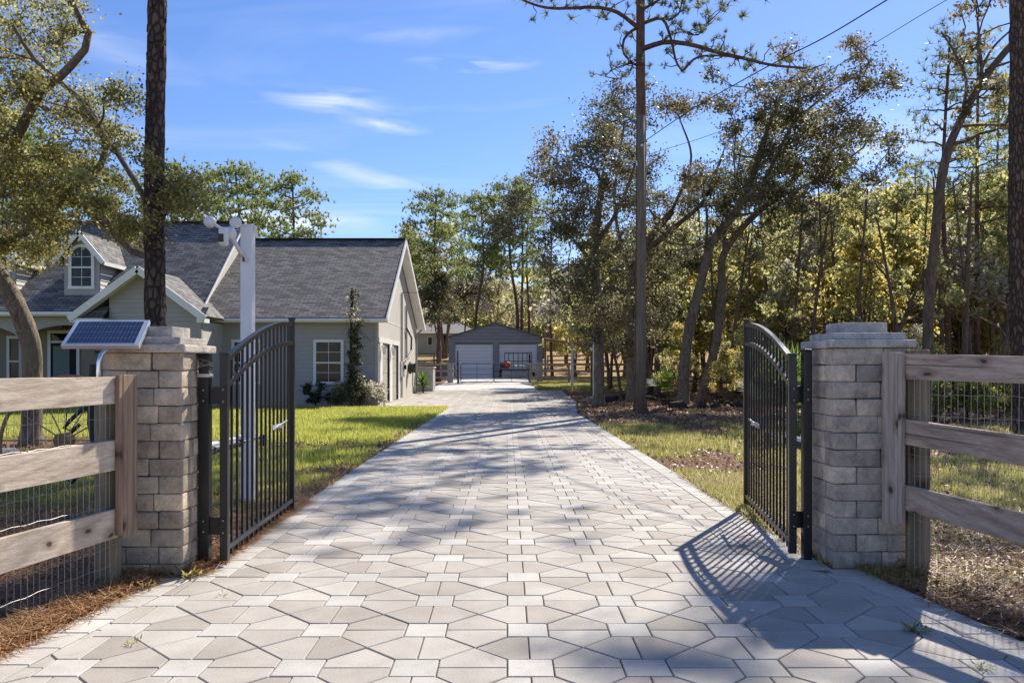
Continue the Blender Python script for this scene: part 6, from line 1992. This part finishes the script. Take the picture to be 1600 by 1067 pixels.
def proto_puff(seed, H=16, r0=.18, cz=.52, spread=3.4, nb=30):
    tr = Tree('pine_tree', 'x', (0, 0, 0), seed, M['pinebark2'])
    r = tr.r
    P, rad = tr.add_trunk([(0, 0, -.15), (r.normal(0, .15), 0, H * .3), (r.normal(0, .3), 0, H * .6), (r.normal(0, .4), 0, H * .95)], r0, r0 * .35, 26, 8, .06, .4)
    for k in range(nb):
        f = (k + .5) / nb; z = H * (cz + (1 - cz) * f * .92); a = k * 2.4 + r.random()
        l = spread * math.sin((f * .58 + .32) * math.pi) ** .6 * r.uniform(.45, 1.05)
        i = int(np.argmin(abs(P[:, 2] - z + .25 * l)))
        e = P[i] + np.array([math.cos(a) * l, math.sin(a) * l, z - P[i][2] + .1 * l])
        B = tr.limb(P[i], e, .06, .02, 7, .08, -.03, 5)
        for j, m_ in ((6, 34), (5, 20), (4, 8)):
            for _ in range(m_):
                tr.tuft(B[j] + r.normal(0, 1, 3) * np.array([.55, .55, .24]), 9, .34, .040, .8)
    for _ in range(40): tr.tuft(P[-1] + r.normal(0, 1, 3) * np.array([.7, .7, .35]), 9, .36, .02, .8)
    return tr.finish(None, M['pinebright'])
def proto_pine(seed, H=17, r0=.17, crown=.55, spread=2.4, nb=26, tn=12, mat='pineneedle', bark='pinebark2', L=.42, w_=.020, lean=.5, puffs=0):
    tr = Tree('pine_tree', 'x', (0, 0, 0), seed, M[bark])
    r = tr.r
    P, rad = tr.add_trunk([(0, 0, -.15), (r.normal(0, .15), 0, H * .3), (r.normal(0, .3), 0, H * .6), (r.normal(0, lean), 0, H)], r0, r0 * .3, 26, 8, .06, .4)
    for k in range(nb):
        z = H * (crown + (1 - crown) * (k + .3) / nb); a = k * 2.4 + r.random()
        l = spread * (1.15 - .85 * ((z / H - crown) / (1 - crown)) ** 1.3) * r.uniform(.55, 1.1)
        i = int(np.argmin(abs(P[:, 2] - z)))
        B = tr.limb(P[i], P[i] + np.array([math.cos(a) * l, math.sin(a) * l, .22 * l * r.uniform(-.3, 1.4)]), .05, .015, 6, .1, .04, 4)
        for _ in range(tn):
            j = int(r.integers(2, 6)); c = B[j] + r.normal(0, .33, 3) * np.array([1, 1, .6])
            tr.tuft(c, 9, L, w_, .5)
    for _ in range(14): tr.tuft(P[-1] + r.normal(0, .3, 3), 9, L, w_, .6)
    return tr.finish(None, M[mat])
def bare_snag(label, px, py, d, ht, seed, lean=.3, r0=.12, grp='thin bare-stemmed trees in the right-hand wood'):
    c = W(px, py, d); H = ht
    tr = Tree('thin_tree', label, (c[0], d, gzf(0, d)), seed, M['oakbarkR'], grp)
    P, rr = tr.add_trunk([(c[0], d, gzf(0, d) - .15), (c[0] + lean * .2, d, H * .33), (c[0] + lean * .55, d, H * .66), (c[0] + lean, d, H)], r0, .03, 18, 7, .08, .3)
    for k in range(12):
        i = int(tr.r.integers(5, 18)); a = tr.r.random() * 6.28; l = tr.r.uniform(.8, 2.2)
        B = tr.limb(P[i], P[i] + np.array([math.cos(a) * l, math.sin(a) * l * .6, .6 * l]), rr[i] * .5, .012, 7, .14, .05, 4)
        if k % 2: tr.clump(B[-1], .4, 60, .10, 4, .01)
    return tr.finish(M['olive'])

protos_t = {
    'olive1': proto_scrub(101, M['olive'], 7.2, 2.3, 36, mat2=M['greyleaf'], share2=.4),
    'olive2': proto_scrub(102, M['olive'], 8.5, 2.6, 40, mat2=M['yellow'], share2=.33),
    'yellow': proto_scrub(103, M['yellow'], 6.6, 2.2, 34, 150, .11, mat2=M['olive'], share2=.35),
    'grey': proto_scrub(104, M['greyleaf'], 6.8, 2.4, 34, mat2=M['olive'], share2=.42),
    'bright': proto_scrub(107, M['lime'], 7.0, 2.2, 34, mat2=M['olive'], share2=.55),
    'dark': proto_scrub(105, M['oakleafR'], 8.0, 2.8, 46, low=.48, stems=2, mat2=M['oakleafB'], share2=.4),
    'bronze': proto_scrub(106, M['oakleafB'], 9.5, 3.0, 46, mat2=M['olive'], share2=.35, low=.46, stems=2),
    'pineA': proto_pine(111), 'pineB': proto_pine(112, 19, .19, .6, 2.8, 28, 12), 'pineC': proto_pine(113, 15, .14, .42, 2.2, 30, 11, 'pinebright'),
    'pineD': proto_puff(114), 'pineE': proto_puff(115, 18, .2, .5, 3.0, 24),
}
used = set()
KIND = {'olive1': ('scrub_tree', 'tree', 'olive-leaved scrub tree in the depth of the right-hand wood', 'scrub trees of the right-hand wood'),
        'olive2': ('scrub_tree', 'tree', 'olive and yellow scrub tree in the depth of the right-hand wood', 'scrub trees of the right-hand wood'),
        'yellow': ('autumn_tree', 'tree', 'yellow-leaved autumn tree in the right-hand wood', 'yellow trees of the right-hand wood'),
        'grey': ('scrub_tree', 'tree', 'silvery grey scrub tree in the right-hand wood', 'scrub trees of the right-hand wood'),
        'bright': ('scrub_tree', 'tree', 'fresh lime-green scrub tree in the right-hand wood', 'scrub trees of the right-hand wood'),
        'dark': ('scrub_oak', 'tree', 'dark green scrub oak in the wood', 'dark scrub oaks of the wood'),
        'bronze': ('scrub_oak', 'tree', 'bronze-green oak standing in the background wood', 'background oaks'),
        'pineA': ('pine_tree', 'pine', 'thin tall pine rising out of the wood', 'background pines'), 'pineB': ('pine_tree', 'pine', 'thin tall pine rising out of the wood', 'background pines'),
        'pineC': ('pine_tree', 'pine', 'thin tall pine rising out of the wood', 'background pines'), 'pineD': ('pine_tree', 'pine', 'full-crowned pine in the background', 'background pines'), 'pineE': ('pine_tree', 'pine', 'full-crowned pine in the background', 'background pines')}
def plant(kind, x, y, s_=1.0, rz=None, label=None, group=None, hscale=1.0):
    src = protos_t[kind]
    o = src if kind not in used else copy_tree(src)
    used.add(kind)
    nm, cat, lab, grp = KIND[kind]
    o.name = nm; o['label'] = label or lab; o['category'] = cat; o['group'] = group or grp
    o.location = (x, y, gzf(x, y)); o.scale = (s_, s_, s_ * hscale); o.rotation_euler = (0, 0, rnd.uniform(0, 6.28) if rz is None else rz)
    return o
# specific ones
X = lambda px, d: (px - 792.5) / 1265 * d
def plant_px(kind, px, ytop, d, label=None, group=None, rz=None, H=None):
    """height chosen so that the top is seen at photo row ytop"""
    H0 = {'olive1': 7.6, 'olive2': 8.9, 'yellow': 7.0, 'grey': 7.2, 'dark': 8.4, 'bright': 7.4, 'bronze': 9.9, 'pineA': 17.3, 'pineB': 19.3, 'pineC': 15.3, 'pineD': 16.2, 'pineE': 18.2}[kind]
    need = CAMH + (572 - ytop) / 1265 * d - gzf(0, d)
    s_ = need / H0
    return plant(kind, X(px, d), d, s_, rz, label, group)
HB = 'pines behind the house roof'
plant_px('pineD', 376, 250, 58, 'round-crowned pine behind the roof just left of its fellow', HB, .4)
plant_px('pineE', 455, 262, 54, 'round-crowned bright pine behind the right half of the garage wing roof', HB, 2.2)
plant_px('pineD', 272, 250, 50, 'pine crown showing behind the roof right of the dark near trunk', HB, 4.0)
plant_px('pineD', 20, 165, 44, 'tall pine crown behind the left edge of the house roof', HB, 1.0)
plant_px('pineD', 118, 235, 48, 'pine crown behind the dormers seen through the oak leaves', HB, 3.0)
plant_px('pineE', 684, 288, 62, 'flat-topped thin pine standing left of the metal shed', HB, 1.1)
plant_px('pineE', 746, 292, 78, 'thin pine with a sparse crown directly behind the metal shed', HB, 3.1)
plant_px('bronze', 640, 348, 70, 'bronze oak behind the garage gable', 'background oaks')
plant_px('dark', 690, 420, 62, 'low dark oak left of the metal shed with a forked trunk', 'background oaks')
plant_px('grey', 694, 345, 96, 'grey-leaved oak behind the thin flat-topped pine', 'background oaks')
plant_px('dark', 728, 425, 96, 'dark round oak peeping over the shed roof at its left', 'background oaks')
plant_px('grey', 775, 395, 95, 'pale grey bare-looking tree directly behind the shed peak', 'background oaks')
plant_px('grey', 850, 410, 96, 'pale grey tree behind the right end of the shed', 'background oaks')
plant_px('pineE', 806, 270, 80, 'pine with dark slim trunk right of the shed peak, leftmost of three', 'three pines behind the shed', .3)
plant_px('pineA', 815, 280, 82, 'pine with dark slim trunk right of the shed peak, middle of three', 'three pines behind the shed', 1.9)
plant_px('pineB', 825, 290, 84, 'pine with dark slim trunk right of the shed peak, rightmost of three', 'three pines behind the shed', 4.1)
plant_px('pineC', 863, 300, 70, 'slim pine whose reddish trunk stands at the right shed wall', 'three pines behind the shed')
plant_px('yellow', 898, 455, 75, 'small bright yellow tree beyond the shed corner', 'yellow trees of the right-hand wood')
plant_px('olive1', 885, 440, 88); plant_px('olive2', 918, 430, 82)
# the wood at the right, row by row
rw = random.Random(77)
rows = [(37, 12.5, 25, .0), (42, 5.0, 28, .1), (48, 6, 32, .2), (55, 6, 38, .2), (64, 7, 46, .1), (76, 8, 56, .0)]
mix = ['olive1', 'olive2', 'grey', 'yellow', 'olive1', 'olive2', 'grey', 'bright', 'yellow', 'olive2', 'grey', 'olive1']
cnt = 0
for d, xa, xb, j in rows:
    x = xa
    while x < xb:
        kd = mix[rw.randrange(len(mix))]
        px = 792.5 + x / d * 1265
        top = 395 - 75 * float(smooth(950, 1500, px)) + rw.uniform(-45, 40)
        if d < 40: top += 70
        H0 = {'olive1': 7.6, 'olive2': 8.9, 'yellow': 7.0, 'grey': 7.2, 'dark': 8.4, 'bright': 7.4}[kd]
        need = CAMH + (572 - top) / 1265 * d - gzf(0, d)
        plant(kd, x, d + rw.uniform(-1.6, 1.6), max(.45, need / H0) * (1.0 if d < 60 else 1.05))
        cnt += 1
        x += rw.uniform(2.0, 3.2) * (1 + .15 * (d > 50))
# yellow accents
plant_px('yellow', 1345, 350, 33, 'brightest yellow tree above the grey pillar', 'yellow trees of the right-hand wood'); plant_px('yellow', 1400, 330, 38, 'tall yellow tree left of the curving reddish trunk', 'yellow trees of the right-hand wood')
plant_px('yellow', 1500, 285, 40, 'tall yellow tree right of the curving reddish trunk', 'yellow trees of the right-hand wood'); plant_px('yellow', 1190, 400, 40, 'yellow-leaved tree behind the arch of the right gate leaf', 'yellow trees of the right-hand wood')
plant_px('grey', 1560, 270, 34, 'silvery tree left of the thick right-edge trunk'); plant_px('olive2', 1600, 240, 36)
# pines of the right wood
PN = []
for px, yt, d, kd in ((1000, 215, 60, 'pineA'), (1150, 230, 55, 'pineB'), (1312, 225, 44, 'pineA'), (1240, 235, 50, 'pineC'), (1430, 255, 48, 'pineC'), (1482, 50, 32, 'pineA'), (1528, 60, 34, 'pineC'), (1560, 160, 40, 'pineC'),
                      (1380, 280, 60, 'pineC'), (1090, 260, 66, 'pineA'), (1640, 100, 38, 'pineB'), (1210, 270, 62, 'pineA')):
    PN.append((px, plant_px(kd, px, yt, d)))
for i, (px, o) in enumerate(sorted(PN, key=lambda a: a[0])):
    o['label'] = 'thin tall pine rising out of the right-hand wood, %s from the left' % ('first', 'second', 'third', 'fourth', 'fifth', 'sixth', 'seventh', 'eighth', 'ninth', 'tenth', 'eleventh', 'twelfth')[i]
# thin bare stems in front
snags = sorted([(1140, 615, 33, 7, .8), (1238, 600, 33, 9, .5), (1180, 600, 38, 7, 1.2), (1310, 600, 36, 9, -.4), (1322, 600, 36, 8.5, .3), (1505, 610, 27, 8, .3), (1375, 600, 30, 5.5, 1.9), (1360, 600, 32, 5, -.6), (1420, 600, 30, 6, 1.6), (1545, 620, 26, 5, 1.8), (1085, 600, 44, 7, .6), (985, 600, 46, 7.5, .5), (972, 625, 34, 4.5, -1.1), (1105, 610, 40, 8, .9), (1285, 610, 40, 9, .6), (1162, 612, 35, 8, .4), (1205, 610, 36, 8.5, -.5), (1262, 606, 31, 8, .9), (1290, 606, 34, 9, -.3), (1335, 610, 29, 8.2, .5), (1392, 610, 33, 9, .3), (1412, 610, 28, 6.5, -.9), (1436, 610, 35, 9.5, .4), (1475, 615, 30, 8.5, -.4), (1520, 615, 29, 8, -.7), (1567, 620, 31, 8.5, .6), (1118, 606, 39, 8.5, -.3)])
ORD = ['leftmost', 'second', 'third', 'fourth', 'fifth', 'sixth', 'seventh', 'eighth', 'ninth', 'tenth', 'eleventh', 'twelfth', 'thirteenth', 'fourteenth', 'fifteenth', 'sixteenth', 'seventeenth', 'eighteenth', 'nineteenth', 'twentieth', 'twenty-first', 'twenty-second', 'twenty-third', 'twenty-fourth', 'twenty-fifth', 'twenty-sixth', 'twenty-seventh', 'twenty-eighth']
for i, (px, py, d, H, ln) in enumerate(snags):
    lean = 'leaning right' if ln > .65 else 'leaning left' if ln < -.55 else 'nearly upright'
    bare_snag('thin dark-stemmed tree %s, %s from the left along the wood front' % (lean, ORD[i]) if i else 'thin dark-stemmed tree %s, leftmost along the wood front' % lean, px, py, d, H, 200 + i, ln, .075 + .03 * (i % 3))
# low undergrowth
for i in range(34):
    d = rw.uniform(25.5, 38); px = rw.uniform(1120 if d < 31 else 1040, 1640); x = X(px, d)
    if d < 27 and px < 1180: continue
    s_ = rw.uniform(.22, .38)
    kd = ('olive1', 'yellow', 'grey', 'olive2')[i % 4]
    o = plant(kd, x, d, s_, None, 'low scrub bush at the edge of the right-hand wood', 'low bushes of the wood edge'); o.name = 'scrub_bush'; o['category'] = 'bush'
for i, px in enumerate(np.linspace(1462, 1610, 7)):
    d = 22.0 + .5 * (i % 3)
    bush('lime_shrub', 'low lime-green shrub in the row behind the right board fence', px, 0, d, .75, 1.75 + .1 * (i % 2), 20, M['lime'], 300 + i, .06, M['olive'], .3, 'lime shrubs behind the board fence')
for i in range(6):
    px = 1470 + i * 26; d = 26.5 + .4 * (i % 2)
    r = np.random.default_rng(400 + i); x = X(px, d); n_ = 700
    gx_ = r.normal(x, .45, n_); gy_ = r.normal(d, .3, n_); h = r.uniform(.35, .85, n_); a = r.random(n_) * 6.28
    v = np.empty((n_, 3, 3), dtype=np.float32)
    v[:, 0] = np.stack([gx_ - .01, gy_, np.zeros(n_)], 1); v[:, 1] = np.stack([gx_ + .01, gy_, np.zeros(n_)], 1)
    v[:, 2] = np.stack([gx_ + np.cos(a) * .2 * h, gy_ + np.sin(a) * .2 * h, h], 1)
    tag(fast_mesh('grass_clump', v.reshape(-1, 3), 3, M['drygrass']), 'tall golden dry grass clump behind the low grey fence', 'grass', 'golden grass clumps')
# far wood closing the horizon, one mass
r = np.random.default_rng(500)
C_ = []; 
for k in range(420):
    a = r.uniform(-.78, .78); d = r.uniform(118, 175)
    if -.13 < a < -.06 and r.random() < .5: continue
    x = math.tan(a) * d; base = gzf(x, d); H = r.uniform(7, 13) * (1.25 if a > .15 else 1)
    n_ = 130
    c = np.stack([x + r.normal(0, 2.2, n_), d + r.normal(0, 2.0, n_), base + H * r.random(n_) ** .7], 1)
    C_.append(c)
C_ = np.concatenate(C_)
tag(fast_mesh('far_wood', quads(C_, .9 * (.6 + .8 * r.random(len(C_))), r, .8), 4, M['olive']), 'distant wood of mixed trees closing off the property behind the shed', 'wood', kind='stuff')
# prototypes that were never planted are removed
for kd, src in protos_t.items():
    if kd not in used:
        for c in list(src.children): bpy.data.objects.remove(c)
        bpy.data.objects.remove(src)
